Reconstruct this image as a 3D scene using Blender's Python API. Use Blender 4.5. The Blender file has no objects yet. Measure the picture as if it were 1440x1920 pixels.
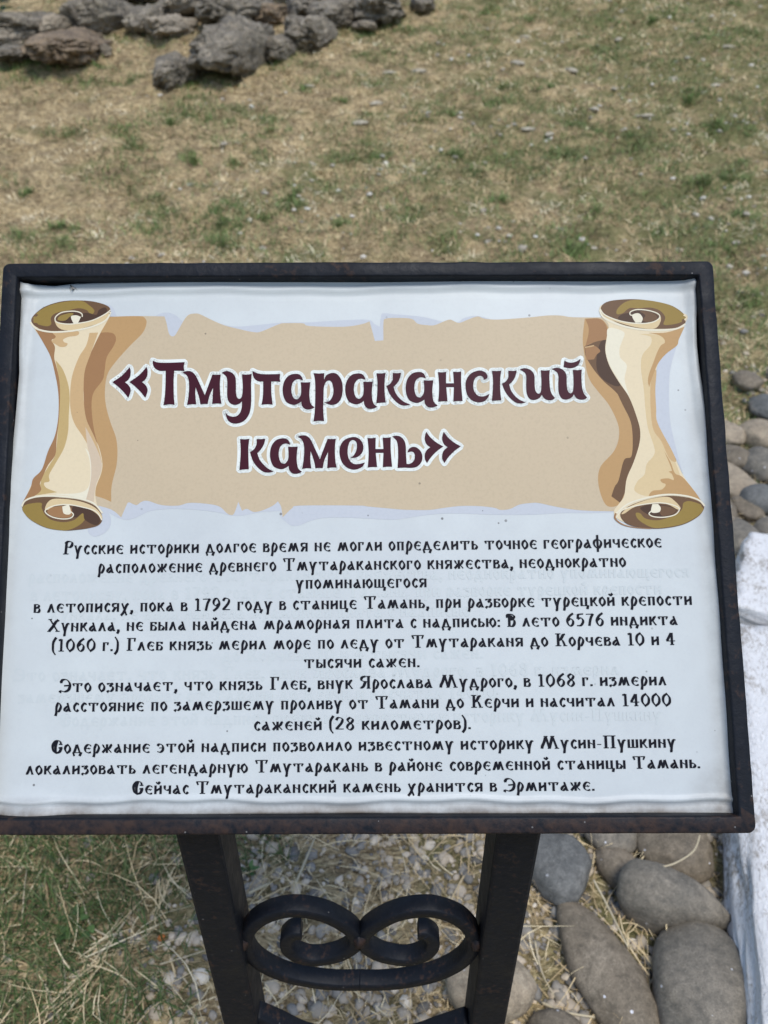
import bpy, bmesh, math, random
import numpy as np
from mathutils import Vector, Matrix, noise as mnoise
from mathutils.geometry import tessellate_polygon

random.seed(7); RNG = np.random.default_rng(11)
SC = bpy.context.scene
COL = SC.collection
PI = math.pi
R = math.radians

# ------------------------------------------------------------------ camera, sky, sun, exposure
F = 1442.0                       # focal length in photo pixels (1440 x 1920)
PITCH = R(33.8)
CAMZ = 1.40
cam = bpy.data.cameras.new('camera'); co = bpy.data.objects.new('camera', cam); COL.objects.link(co)
co.location = (0, 0, CAMZ); co.rotation_euler = (PI/2 - PITCH, 0, 0)
cam.sensor_fit = 'AUTO'; cam.sensor_width = 36.0; cam.lens = 36.0 * F / 1920
cam.clip_start = 0.02; cam.clip_end = 500
cam.dof.use_dof = True; cam.dof.focus_distance = 0.645; cam.dof.aperture_fstop = cam.lens / 3.2
SC.camera = co

SUN_EL, SUN_AZ = R(68), R(150)   # azimuth clockwise from +Y
w = bpy.data.worlds.new('World'); SC.world = w; w.use_nodes = True
nt = w.node_tree; bg = nt.nodes['Background']
sky = nt.nodes.new('ShaderNodeTexSky'); sky.sky_type = 'NISHITA'; sky.sun_disc = False
sky.sun_elevation = SUN_EL; sky.sun_rotation = SUN_AZ
sky.air_density = 1.0; sky.dust_density = 0.8; sky.ozone_density = 1.0
nt.links.new(sky.outputs[0], bg.inputs[0]); bg.inputs[1].default_value = 0.10
sl = bpy.data.lights.new('sun', 'SUN'); sl.energy = 1.5; sl.angle = R(24); sl.color = (1.0, 0.98, 0.95)
so = bpy.data.objects.new('sun', sl); COL.objects.link(so)
sdir = Vector((math.sin(SUN_AZ)*math.cos(SUN_EL), math.cos(SUN_AZ)*math.cos(SUN_EL), math.sin(SUN_EL)))
so.rotation_euler = sdir.to_track_quat('Z', 'Y').to_euler(); so.location = sdir * 20
SC.view_settings.view_transform = 'Standard'; SC.view_settings.look = 'None'
SC.view_settings.exposure = 0.90; SC.view_settings.gamma = 1.0; SC.view_settings.use_curve_mapping = False
SC.render.engine = 'CYCLES'
SC.cycles.use_denoising = True
SC.cycles.max_bounces = 6

# ------------------------------------------------------------------ where a photo point lies in the place
CP = Vector((0, 0, CAMZ))
RT = Vector((1, 0, 0)); UP = Vector((0, math.sin(PITCH), math.cos(PITCH))); FW = Vector((0, math.cos(PITCH), -math.sin(PITCH)))
def ray(px, py):
    return RT*((px-720)/F) + UP*((960-py)/F) + FW
def sp(v, k=0.3): return 0.5*(v + math.sqrt(v*v + k*k))
def terrain(x, y):
    z = 0.2*(sp(y-2.5) - sp(-2.5)) - 0.17*(sp(y-12.5, 2.0) - sp(-12.5, 2.0))
    a = min(1.0, max(0.0, (y-2.0)/1.5))
    z += a*0.042*mnoise.fractal(Vector((x*7, y*7, 2.2)), 0.8, 2.2, 3) if abs(x) < 6 and y < 12 else 0.0
    z += a*0.05*mnoise.noise((x*0.7, y*0.7, 3.1)) + (0.3+0.7*a)*0.012*mnoise.noise((x*4, y*4, 8.7))
    return z
def ground_at(px, py, dz=0.0):
    d = ray(px, py); t = 0.3
    while t < 60:
        p = CP + d*t
        if p.z <= terrain(p.x, p.y) + dz: break
        t += 0.02
    return p, t                         # t is depth along the optical axis

# ------------------------------------------------------------------ materials
def mat(name): 
    m = bpy.data.materials.new(name); m.use_nodes = True
    return m, m.node_tree, m.node_tree.nodes['Principled BSDF']
def N(nt, t, **kw):
    n = nt.nodes.new(t)
    for k, v in kw.items(): setattr(n, k, v)
    return n
def tex_noise(nt, vec, scale, detail=4, rough=0.55, dist=0.0):
    n = N(nt, 'ShaderNodeTexNoise'); n.inputs['Scale'].default_value = scale; n.inputs['Detail'].default_value = detail
    n.inputs['Roughness'].default_value = rough; n.inputs['Distortion'].default_value = dist
    nt.links.new(vec, n.inputs['Vector']); return n.outputs['Fac']
def ramp(nt, fac, stops, interp='LINEAR'):
    r = N(nt, 'ShaderNodeValToRGB'); r.color_ramp.interpolation = interp
    e = r.color_ramp.elements
    while len(e) > 1: e.remove(e[-1])
    for i, (p, c) in enumerate(stops):
        el = e[0] if i == 0 else e.new(p)
        el.position = p; el.color = (*c, 1) if len(c) == 3 else c
    nt.links.new(fac, r.inputs[0]); return r.outputs[0]
def mix(nt, fac, a, b, mode='MIX'):
    m = N(nt, 'ShaderNodeMix', data_type='RGBA', blend_type=mode)
    if isinstance(fac, (int, float)): m.inputs[0].default_value = fac
    else: nt.links.new(fac, m.inputs[0])
    for s, i in ((a, 6), (b, 7)):
        if isinstance(s, tuple): m.inputs[i].default_value = (*s, 1)
        else: nt.links.new(s, m.inputs[i])
    return m.outputs[2]
def bump(nt, b, h, strength=0.4, dist=0.002):
    n = N(nt, 'ShaderNodeBump'); n.inputs['Strength'].default_value = strength; n.inputs['Distance'].default_value = dist
    nt.links.new(h, n.inputs['Height']); nt.links.new(n.outputs[0], b.inputs['Normal'])
def objco(nt): return N(nt, 'ShaderNodeTexCoord').outputs['Object']
G = lambda v: (v, v, v)
def lin(c): 
    c /= 255.0
    return c/12.92 if c <= 0.04045 else ((c+0.055)/1.055)**2.4
WHITE_PX = (203, 216, 231); VINYL = (0.52, 0.545, 0.53)
def ink(r, g, b):           # print colour as seen under this sky, relative to the white of the vinyl
    return tuple(min(0.85, k*lin(c)/lin(wp)) for c, wp, k in zip((r, g, b), WHITE_PX, VINYL))

def print_mat(name, base, dirt=0.5, rough=0.38, specks=True):
    m, nt, b = mat(name); oc = objco(nt)
    mott = tex_noise(nt, oc, 9, 5)
    c = mix(nt, ramp(nt, mott, [(0.3, G(0.0)), (0.75, G(0.16*dirt))]), base, tuple(x*0.72 for x in base))
    fine = tex_noise(nt, oc, 420, 2)
    c = mix(nt, ramp(nt, fine, [(0.45, G(0.0)), (0.8, G(0.22*dirt))]), c, tuple(x*0.6 for x in base))
    if specks:
        v = N(nt, 'ShaderNodeTexVoronoi'); v.inputs['Scale'].default_value = 55; nt.links.new(oc, v.inputs['Vector'])
        sz = N(nt, 'ShaderNodeMath', operation='MULTIPLY'); nt.links.new(tex_noise(nt, oc, 14, 2), sz.inputs[0]); sz.inputs[1].default_value = 0.095
        lt = N(nt, 'ShaderNodeMath', operation='LESS_THAN'); nt.links.new(v.outputs['Distance'], lt.inputs[0]); nt.links.new(sz.outputs[0], lt.inputs[1])
        sel = N(nt, 'ShaderNodeMath', operation='MULTIPLY'); nt.links.new(lt.outputs[0], sel.inputs[0])
        nt.links.new(ramp(nt, tex_noise(nt, oc, 21, 2), [(0.44, G(0.0)), (0.58, G(0.75))]), sel.inputs[1])
        c = mix(nt, sel.outputs[0], c, (0.06, 0.055, 0.05))
    nt.links.new(c, b.inputs['Base Color']); b.inputs['Roughness'].default_value = rough
    b.inputs['Specular IOR Level'].default_value = 0.07
    bump(nt, b, tex_noise(nt, oc, 60, 3), 0.05, 0.001)
    return m

def iron_mat(name, lo, hi):
    m, nt, b = mat(name); oc = objco(nt)
    n1 = tex_noise(nt, oc, 26, 6, 0.65); n2 = tex_noise(nt, oc, 160, 4, 0.6)
    a = N(nt, 'ShaderNodeMath', operation='ADD'); nt.links.new(n1, a.inputs[0]); nt.links.new(n2, a.inputs[1])
    rust = ramp(nt, a.outputs[0], [(0.50, G(0.0)), (0.58, G(0.0))])
    rustm = N(nt, 'ShaderNodeMapRange'); nt.links.new(a.outputs[0], rustm.inputs[0])
    rustm.inputs[1].default_value = lo; rustm.inputs[2].default_value = hi
    c = mix(nt, n2, (0.0025, 0.0032, 0.0052), (0.0085, 0.0108, 0.0165))
    c = mix(nt, rustm.outputs[0], c, (0.036, 0.021, 0.016))
    v = N(nt, 'ShaderNodeTexVoronoi'); v.inputs['Scale'].default_value = 70; nt.links.new(oc, v.inputs['Vector'])
    lt = N(nt, 'ShaderNodeMath', operation='LESS_THAN'); nt.links.new(v.outputs['Distance'], lt.inputs[0]); lt.inputs[1].default_value = 0.05
    c = mix(nt, lt.outputs[0], c, (0.12, 0.115, 0.11))
    nt.links.new(c, b.inputs['Base Color'])
    nt.links.new(ramp(nt, n1, [(0.3, G(0.45)), (0.7, G(0.7))]), b.inputs['Roughness'])
    b.inputs['Specular IOR Level'].default_value = 0.2
    bump(nt, b, a.outputs[0], 0.5, 0.0012)
    return m

def stone_mat(name, c1, c2, c3, specks=0.0, scale=1.0, rough=0.75, bumpd=0.004, pits=0.0):
    m, nt, b = mat(name)
    tc = N(nt, 'ShaderNodeTexCoord'); oi = N(nt, 'ShaderNodeObjectInfo')
    ad = N(nt, 'ShaderNodeVectorMath', operation='ADD'); nt.links.new(tc.outputs['Object'], ad.inputs[0])
    ml = N(nt, 'ShaderNodeMath', operation='MULTIPLY'); nt.links.new(oi.outputs['Random'], ml.inputs[0]); ml.inputs[1].default_value = 40
    nt.links.new(ml.outputs[0], ad.inputs[1]); oc = ad.outputs[0]
    n1 = tex_noise(nt, oc, 9*scale, 6, 0.6, 0.4); n2 = tex_noise(nt, oc, 60*scale, 5, 0.7); n3 = tex_noise(nt, oc, 220*scale, 3, 0.6)
    c = ramp(nt, n1, [(0.3, c1), (0.55, c2), (0.75, c3)])
    c = mix(nt, ramp(nt, n2, [(0.35, G(0.75)), (0.6, G(0.0))]), c, tuple(x*0.55 for x in c1))
    c = mix(nt, ramp(nt, n3, [(0.55, G(0.0)), (0.75, G(0.35))]), c, tuple(min(0.7, x*1.5) for x in c3))
    if specks:
        v = N(nt, 'ShaderNodeTexVoronoi'); v.inputs['Scale'].default_value = 38; nt.links.new(oc, v.inputs['Vector'])
        sz = N(nt, 'ShaderNodeMath', operation='MULTIPLY'); nt.links.new(tex_noise(nt, oc, 30, 2), sz.inputs[0]); sz.inputs[1].default_value = 0.16
        lt = N(nt, 'ShaderNodeMath', operation='LESS_THAN'); nt.links.new(v.outputs['Distance'], lt.inputs[0]); nt.links.new(sz.outputs[0], lt.inputs[1])
        se = N(nt, 'ShaderNodeMath', operation='MULTIPLY'); nt.links.new(lt.outputs[0], se.inputs[0])
        nt.links.new(ramp(nt, tex_noise(nt, oc, 13, 1), [(0.48, G(0.0)), (0.54, G(specks))]), se.inputs[1])
        c = mix(nt, se.outputs[0], c, (0.7, 0.7, 0.72))
    gr = tex_noise(nt, oc, 520*scale, 2, 0.5)
    c = mix(nt, ramp(nt, gr, [(0.36, G(0.55)), (0.5, G(0.0))]), c, tuple(x*0.45 for x in c1))
    vn = tex_noise(nt, oc, 5*scale, 3, 0.5, 2.5)
    c = mix(nt, ramp(nt, vn, [(0.485, G(0.0)), (0.5, G(0.11)), (0.515, G(0.0))]), c, tuple(min(0.7, x*1.6) for x in c3))
    nt.links.new(c, b.inputs['Base Color']); b.inputs['Roughness'].default_value = rough
    if pits:
        v2 = N(nt, 'ShaderNodeTexVoronoi'); v2.inputs['Scale'].default_value = 22; nt.links.new(oc, v2.inputs['Vector'])
        aa = N(nt, 'ShaderNodeMath', operation='ADD'); nt.links.new(n2, aa.inputs[0]); nt.links.new(v2.outputs['Distance'], aa.inputs[1])
        bump(nt, b, aa.outputs[0], 0.9, pits)
    else: bump(nt, b, n2, 0.5, bumpd)
    return m

def tone_mat(name, stops, rough=0.8, trans=0.0):
    m, nt, b = mat(name)
    at = N(nt, 'ShaderNodeAttribute'); at.attribute_name = 'tone'
    c = ramp(nt, at.outputs['Fac'], stops)
    nz = tex_noise(nt, objco(nt), 120, 2)
    c = mix(nt, ramp(nt, nz, [(0.35, G(0.2)), (0.65, G(0.0))]), c, (0.08, 0.06, 0.035))
    nt.links.new(c, b.inputs['Base Color']); b.inputs['Roughness'].default_value = rough
    b.inputs['Specular IOR Level'].default_value = 0.25
    return m

def ground_mat():
    m, nt, b = mat('dry_ground'); oc = objco(nt)
    big = tex_noise(nt, oc, 1.3, 4, 0.6); mid = tex_noise(nt, oc, 9, 5, 0.65); fine = tex_noise(nt, oc, 70, 4, 0.7)
    mp = N(nt, 'ShaderNodeMapping'); mp.inputs['Scale'].default_value = (1, 2.2, 1); nt.links.new(oc, mp.inputs[0])
    str_ = tex_noise(nt, mp.outputs[0], 38, 4, 0.7, 1.5)
    c = ramp(nt, str_, [(0.32, (0.080, 0.056, 0.030)), (0.44, (0.316, 0.233, 0.122)), (0.56, (0.633, 0.485, 0.266)), (0.72, (0.822, 0.680, 0.425))])
    c = mix(nt, ramp(nt, mid, [(0.38, G(0.55)), (0.55, G(0.0))]), c, (0.15, 0.108, 0.066))
    # greener toward the right of the slope and in patches
    sx = N(nt, 'ShaderNodeSeparateXYZ'); nt.links.new(oc, sx.inputs[0])
    gx = N(nt, 'ShaderNodeMapRange'); nt.links.new(sx.outputs[0], gx.inputs[0]); gx.inputs[1].default_value = -1.5; gx.inputs[2].default_value = 2.0
    gx.inputs[3].default_value = -0.08; gx.inputs[4].default_value = 0.09
    ad = N(nt, 'ShaderNodeMath', operation='ADD'); nt.links.new(tex_noise(nt, oc, 3.2, 5, 0.65), ad.inputs[0]); nt.links.new(gx.outputs[0], ad.inputs[1])
    c = mix(nt, ramp(nt, ad.outputs[0], [(0.46, G(0.0)), (0.62, G(0.7))]), c, mix(nt, fine, (0.06, 0.08, 0.025), (0.22, 0.23, 0.09)))
    nt.links.new(c, b.inputs['Base Color']); b.inputs['Roughness'].default_value = 0.95; b.inputs['Specular IOR Level'].default_value = 0.1
    a2 = N(nt, 'ShaderNodeMath', operation='ADD'); nt.links.new(str_, a2.inputs[0]); nt.links.new(mid, a2.inputs[1])
    bump(nt, b, a2.outputs[0], 0.9, 0.02)
    return m

def white_rock_mat():
    m, nt, b = mat('whitewash'); oc = objco(nt)
    mp = N(nt, 'ShaderNodeMapping'); mp.inputs['Scale'].default_value = (1, 0.45, 1); mp.inputs['Rotation'].default_value = (0, 0, 0.5); nt.links.new(oc, mp.inputs[0])
    n1 = tex_noise(nt, oc, 7, 6, 0.65); n2 = tex_noise(nt, mp.outputs[0], 170, 5, 0.7, 0.8)
    a = N(nt, 'ShaderNodeMath', operation='ADD'); nt.links.new(n1, a.inputs[0]); nt.links.new(n2, a.inputs[1])
    mr = N(nt, 'ShaderNodeMapRange'); nt.links.new(a.outputs[0], mr.inputs[0]); mr.inputs[1].default_value = 1.0; mr.inputs[2].default_value = 1.2
    c = mix(nt, n1, (0.66, 0.645, 0.62), (0.80, 0.785, 0.76))
    c = mix(nt, mr.outputs[0], c, (0.30, 0.26, 0.21))
    nt.links.new(c, b.inputs['Base Color']); b.inputs['Roughness'].default_value = 0.85
    bump(nt, b, n2, 0.8, 0.006)
    return m

def plain(name, c, rough=0.6):
    m, nt, b = mat(name)
    cc = mix(nt, tex_noise(nt, objco(nt), 300, 3), tuple(x*0.8 for x in c), tuple(min(1, x*1.15) for x in c))
    nt.links.new(cc, b.inputs['Base Color']); b.inputs['Roughness'].default_value = rough
    return m

# ------------------------------------------------------------------ object helpers
def tag(o, label=None, cat=None, group=None, kind=None):
    for k, v in (('label', label), ('category', cat), ('group', group), ('kind', kind)):
        if v: o[k] = v
    return o
def empty(name, loc=(0, 0, 0)):
    o = bpy.data.objects.new(name, None); COL.objects.link(o); o.location = loc; o.empty_display_size = 0.1
    return o
def link(name, me, mats, parent=None, smooth=False):
    o = bpy.data.objects.new(name, me); COL.objects.link(o)
    for m in (mats if isinstance(mats, (list, tuple)) else [mats]): me.materials.append(m)
    if smooth: me.polygons.foreach_set('use_smooth', [True]*len(me.polygons))
    if parent:
        o.parent = parent; o.matrix_parent_inverse = Matrix.Translation(-parent.location)
    return o
def mesh_np(name, V, faces, tone=None, mi=None):
    """faces: list of int arrays (n,k)"""
    me = bpy.data.meshes.new(name)
    V = np.asarray(V, dtype=np.float32)
    loops = np.concatenate([f.ravel() for f in faces]).astype(np.int32)
    tot = np.concatenate([np.full(len(f), f.shape[1], np.int32) for f in faces])
    start = np.concatenate([[0], np.cumsum(tot)[:-1]]).astype(np.int32)
    me.vertices.add(len(V)); me.vertices.foreach_set('co', V.ravel())
    me.loops.add(len(loops)); me.loops.foreach_set('vertex_index', loops)
    me.polygons.add(len(tot)); me.polygons.foreach_set('loop_start', start); me.polygons.foreach_set('loop_total', tot)
    if mi is not None: me.polygons.foreach_set('material_index', np.asarray(mi, np.int32))
    me.update(calc_edges=True)
    if tone is not None:
        a = me.attributes.new('tone', 'FLOAT', 'POINT'); a.data.foreach_set('value', np.asarray(tone, np.float32))
    me.validate()
    return me

def rock_mesh(name, sx, sy, sz, rough, seed, freq=1.6, sub=4, ridged=0.0, box=0.0, flat=0.0, taper=0.0, facets=0, soft=0.25):
    bm = bmesh.new(); bmesh.ops.create_icosphere(bm, subdivisions=sub, radius=1.0)
    off = Vector((seed*3.17, seed*1.31, seed*7.7)); rg = random.Random(seed*13.7)
    cuts = [(Vector((rg.gauss(0, 1), rg.gauss(0, 1), rg.gauss(0.2, 0.7))).normalized(), rg.uniform(0.66, 0.86)) for _ in range(facets)]
    for v in bm.verts:
        p = v.co.copy()
        if box:
            mx = max(abs(p.x), abs(p.y), abs(p.z)); q = p/mx; p = p.lerp(q, box)
        n = mnoise.fractal(p*freq+off, 0.9, 2.1, 5)
        k = 1 + rough*n
        if ridged: k += ridged*(abs(mnoise.noise(p*freq*3+off)) - 0.25) + ridged*0.5*mnoise.noise(p*freq*9+off)
        p *= k
        for nn, dd in cuts:
            e = p.dot(nn) - dd
            if e > 0: p -= nn*(e*(1-soft))
        if taper and p.x > -0.3:
            q = 1 - taper*(p.x+0.3)/1.3
            p.y *= q; p.z *= 0.5+0.5*q
        if flat and p.z < -flat: p.z = -flat + (p.z+flat)*0.25
        v.co = Vector((p.x*sx, p.y*sy, p.z*sz))
    m = bpy.data.meshes.new(name); bm.to_mesh(m); bm.free()
    m.polygons.foreach_set('use_smooth', [True]*len(m.polygons))
    return m

# ================================================================== SETTING: ground
def axis(lo, hi, step, far):
    a = list(np.arange(lo, hi+1e-6, step)); d = step
    x = hi; out = []
    while x < far: d *= 1.35; x += d; out.append(x)
    x = lo; d = step; pre = []
    while x > -far: d *= 1.35; x -= d; pre.append(x)
    return np.array(pre[::-1] + a + out)
XS = axis(-5.5, 5.5, 0.034, 120); YS = axis(0.0, 11.0, 0.034, 120)
gv = np.array([(x, y, terrain(x, y)) for y in YS for x in XS])
nx, ny = len(XS), len(YS)
I = np.arange(nx*ny).reshape(ny, nx)
gf = np.stack([I[:-1, :-1], I[:-1, 1:], I[1:, 1:], I[1:, :-1]], -1).reshape(-1, 4)
go = link('ground', mesh_np('ground', gv, [gf]), ground_mat(), smooth=True)
tag(go, 'bare dry earth and thatch rising in a slope behind the sign', 'ground', kind='structure')

# ================================================================== INFORMATION SIGN
# the board's plane, from the photo's vanishing points (in camera axes: x right, y up, z back)
Yc = Vector((-0.0134, 0.9905, -0.1379)).normalized()
Xc = Vector((1, 0.0032, 0)); Xc = (Xc - Yc*Xc.dot(Yc)).normalized()
def c2w(v): return RT*v.x + UP*v.y - FW*v.z
BX, BY = c2w(Xc).normalized(), c2w(Yc).normalized(); BN = BX.cross(BY).normalized()
D0 = 0.672
B0 = CP + ray(671, 500)*D0           # a point of the sheet's plane, near the top edge
def on_board(px, py, off=0.0):       # plane coordinates (metres) of a photo point
    d = ray(px, py); o = B0 + BN*off
    t = (o - CP).dot(BN) / d.dot(BN)
    p = CP + d*t - o
    return p.dot(BX), p.dot(BY)
def bw(u, v, h=0.0): return B0 + BX*u + BY*v + BN*h
IRON = iron_mat('black_painted_iron', 1.11, 1.3); RUST = iron_mat('rusted_black_iron', 0.82, 1.2)
root = empty('information_sign', (0.0, 0.55, 0.0))
tag(root, 'black iron information sign on two legs holding a printed white scroll notice', 'sign')

# --- frame: square bar swept round the four corners, standing 12 mm proud of the sheet
FO = 0.012
FC = [on_board(*p, FO) for p in ((5, 493), (1337, 489), (1419, 1563), (-56, 1567))]
def frame_mesh(corners, wbar, h0, h1, rad=0.0016, cr=0.006):
    # outer rounded path at several insets -> rings of the bar's cross-section
    prof = [(0, h0), (0, h1-rad), (rad*0.3, h1-rad*0.3), (rad, h1), (wbar-rad, h1), (wbar-rad*0.3, h1-rad*0.3), (wbar, h1-rad), (wbar, h0)]
    n = len(corners); cen = (sum(c[0] for c in corners)/n, sum(c[1] for c in corners)/n)
    SEG = 5; SUB = 60
    def path(ins):
        pts = []
        for i in range(n):
            p, a, b = (np.array(corners[k]) for k in (i, (i-1) % n, (i+1) % n))
            da = (a-p)/np.linalg.norm(a-p); db = (b-p)/np.linalg.norm(b-p)
            bis = (da+db); s = abs(da[0]*db[1]-da[1]*db[0])
            q = p + (da+db)/s*ins
            r = max(cr-ins, 0.0008)
            c = q + (da+db)/s*r
            for k in range(SEG+1):
                t = k/SEG
                v = (-db*(1-t) - da*t); v = v/np.linalg.norm(v)
                pts.append(c + v*r)
        # subdivide straight runs
        out = []
        for i in range(len(pts)):
            out.append(pts[i])
            if i % (SEG+1) == SEG:
                q = pts[(i+1) % len(pts)]
                for k in range(1, SUB): out.append(pts[i] + (q-pts[i])*k/SUB)
        return out
    V = []; rings = []
    for ins, h in prof:
        ring = []
        for j, (u, v) in enumerate(path(ins)):
            jit = 0.0005*mnoise.noise((u*55, v*55, ins*300+h*200)) if ins < wbar else 0
            ring.append(len(V)); V.append(bw(u + jit, v + jit, h + (jit if h > h0 else 0)))
        rings.append(ring)
    F_ = []
    for k in range(len(prof)):
        r0, r1 = rings[k], rings[(k+1) % len(prof)]
        m = len(r0)
        for j in range(m): F_.append((r0[j], r0[(j+1) % m], r1[(j+1) % m], r1[j]))
    return mesh_np('frame', V, [np.array(F_)])
fm = frame_mesh(FC, 0.0128, -0.012, FO)
link('frame', fm, [IRON, RUST], root, smooth=True)
vb = FC[2][1] + 0.013
fm.polygons.foreach_set('material_index', [1 if (p.center - B0).dot(BY) < vb else 0 for p in fm.polygons])

def box_mesh(name, c8):
    V = [tuple(p) for p in c8]
    Fq = np.array([(0, 1, 2, 3), (7, 6, 5, 4), (0, 4, 5, 1), (1, 5, 6, 2), (2, 6, 7, 3), (3, 7, 4, 0)])
    return mesh_np(name, V, [Fq])
ins = 0.011
sg = ((1, -1), (-1, -1), (-1, 1), (1, 1))
bb = [(c[0] + s[0]*ins, c[1] + s[1]*ins) for c, s in zip(FC, sg)]
link('backing_board', box_mesh('backing_board', [bw(*c, -0.004) for c in bb] + [bw(*c, -0.008) for c in bb]), plain('dark_board', (0.014, 0.013, 0.013), 0.9), root)

# --- the vinyl sheet
def relief(px, py):                  # metres off the board, by place on the sheet
    h = 0.0007*math.sin(px*0.011+0.6)*math.sin(py*0.006+1.0) + 0.0006*mnoise.noise((px*0.006, py*0.006, 2.0))
    def ridge(d, wd): return math.exp(-(d/wd)**2)
    wob = 3*math.sin(px*0.013)+2*math.sin(px*0.041)
    ft = max(0, 1-((px-600)/900)**2)
    h += 0.0021*ridge(py-(545-0.010*(px-300)+wob*0.5), 5.5) - 0.0005*ridge(py-(556-0.008*(px-300)+wob*0.5), 4)
    h += 0.0021*ridge(py-(1500+wob*0.8), 5) - 0.0012*ridge(py-(1510+wob), 7)
    xr = 1304 + (py-506)*0.0815
    h += 0.0028*ridge(px-(xr-10-4*math.sin(py*0.012)), 8) + 0.003*ridge(px-xr, 10)*math.sin(py*0.017+1)**2
    xl = 42 - max(0, py-560)*0.092
    h += 0.003*ridge(px-(xl+11+4*math.sin(py*0.016)), 8) + 0.002*ridge(px-xl, 9)
    h += 0.007*ridge(math.hypot((px-60)/1.6, py-1532), 34)            # lower left curl
    h += 0.004*ridge(math.hypot(px-44, py-532), 22)
    h += 0.003*ridge(math.hypot((px-1300), py-508), 30)
    return h
def interp(pts, t_axis, v):
    pts = sorted(pts, key=lambda p: p[t_axis]); o = 1-t_axis
    return float(np.interp(v, [p[t_axis] for p in pts], [p[o] for p in pts]))
E_TOP = [(42, 532), (52, 537), (75, 534), (100, 536), (135, 532), (220, 529), (300, 528), (500, 524), (700, 521), (900, 520), (1100, 518), (1200, 514), (1270, 509), (1304, 506)]
E_BOT = [(-50, 1519), (-25, 1523), (0, 1527), (30, 1533), (60, 1535), (85, 1533), (110, 1529), (200, 1528), (300, 1528), (500, 1526), (680, 1525), (900, 1526), (1200, 1527), (1330, 1529), (1389, 1532)]
E_L = [(42, 532), (38, 565), (41, 590), (40, 640), (39, 700), (32, 790), (27, 840), (20, 870), (16, 905), (6, 950), (-6, 1005), (-22, 1150), (-40, 1350), (-48, 1480), (-50, 1519)]
E_R = [(1304, 506), (1306, 548), (1303, 602), (1305, 653), (1311, 697), (1321, 773), (1329, 819), (1335, 900), (1338, 954), (1344, 1000), (1354, 1091), (1368, 1229), (1379, 1351), (1387, 1472), (1389, 1532)]
NU, NV = 170, 260
SV = []
for j in range(NV+1):
    t = j/NV; tt = t
    yl = 532 + (1519-532)*tt; yr = 506 + (1532-506)*tt
    xl, xr = interp(E_L, 1, yl), interp(E_R, 1, yr)
    for i in range(NU+1):
        s = i/NU
        x0 = 42 + (1304-42)*s; x1 = -50 + (1389+50)*s
        yt, yb = interp(E_TOP, 0, x0), interp(E_BOT, 0, x1)
        lx, ly = xl + (xr-xl)*s, yl + (yr-yl)*s
        dyt = yt - (532 + (506-532)*s); dyb = yb - (1519 + (1532-1519)*s)
        px, py = lx, ly + dyt*(1-t) + dyb*t
        SV.append((px, py))
def sheet_pt(px, py, lift=0.0):
    u, v = on_board(px, py); return bw(u, v, relief(px, py) + lift)
PV = []; PF3 = []; PF4 = []; PM3 = []; PM4 = []
def add_v(px, py, lift): PV.append(sheet_pt(px, py, lift)); return len(PV)-1
base = [add_v(x, y, 0) for x, y in SV]
W1 = NU+1
for j in range(NV):
    for i in range(NU):
        a = j*W1+i; PF4.append((a+W1, a+W1+1, a+1, a)); PM4.append(0)
# turned edge of the sheet
loop = [i for i in range(W1)] + [j*W1+NU for j in range(1, NV+1)] + [NV*W1+i for i in range(NU-1, -1, -1)] + [j*W1 for j in range(NV-1, 0, -1)]
low = [add_v(*SV[i], -0.0022) for i in loop]
for k in range(len(loop)):
    k2 = (k+1) % len(loop); PF4.append((loop[k], loop[k2], low[k2], low[k])); PM4.append(1)
SHEET_MATS = []; MI = {}
def sheet_material():
    m, nt, b = mat('white_vinyl'); oc = objco(nt)
    basec = VINYL
    n1 = tex_noise(nt, oc, 7, 5); n2 = tex_noise(nt, oc, 380, 2)
    c = mix(nt, ramp(nt, n1, [(0.35, G(0.0)), (0.75, G(0.4))]), basec, (0.42, 0.44, 0.46))
    c = mix(nt, ramp(nt, n2, [(0.5, G(0.0)), (0.8, G(0.10))]), c, (0.35, 0.36, 0.37))
    # grime that has settled along the lower and side margins (in the sheet's own directions)
    sx = N(nt, 'ShaderNodeAttribute'); sx.attribute_name = 'tone'
    gr = N(nt, 'ShaderNodeMath', operation='MULTIPLY'); nt.links.new(sx.outputs['Fac'], gr.inputs[0])
    nt.links.new(ramp(nt, tex_noise(nt, oc, 28, 6, 0.7), [(0.3, G(0.15)), (0.62, G(1.0))]), gr.inputs[1])
    c = mix(nt, gr.outputs[0], c, (0.17, 0.145, 0.12))
    v = N(nt, 'ShaderNodeTexVoronoi'); v.inputs['Scale'].default_value = 55; nt.links.new(oc, v.inputs['Vector'])
    sz = N(nt, 'ShaderNodeMath', operation='MULTIPLY'); nt.links.new(tex_noise(nt, oc, 14, 2), sz.inputs[0]); sz.inputs[1].default_value = 0.10
    lt = N(nt, 'ShaderNodeMath', operation='LESS_THAN'); nt.links.new(v.outputs['Distance'], lt.inputs[0]); nt.links.new(sz.outputs[0], lt.inputs[1])
    sel = N(nt, 'ShaderNodeMath', operation='MULTIPLY'); nt.links.new(lt.outputs[0], sel.inputs[0])
    nt.links.new(ramp(nt, tex_noise(nt, oc, 21, 2), [(0.44, G(0.0)), (0.58, G(0.75))]), sel.inputs[1])
    c = mix(nt, sel.outputs[0], c, (0.07, 0.065, 0.06))
    nt.links.new(c, b.inputs['Base Color']); b.inputs['Roughness'].default_value = 0.4; b.inputs['Specular IOR Level'].default_value = 0.25
    bump(nt, b, tex_noise(nt, oc, 50, 4), 0.06, 0.001)
    return m
SHEET_MATS += [sheet_material(), plain('sheet_edge', (0.36, 0.36, 0.35), 0.7)]
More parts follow.
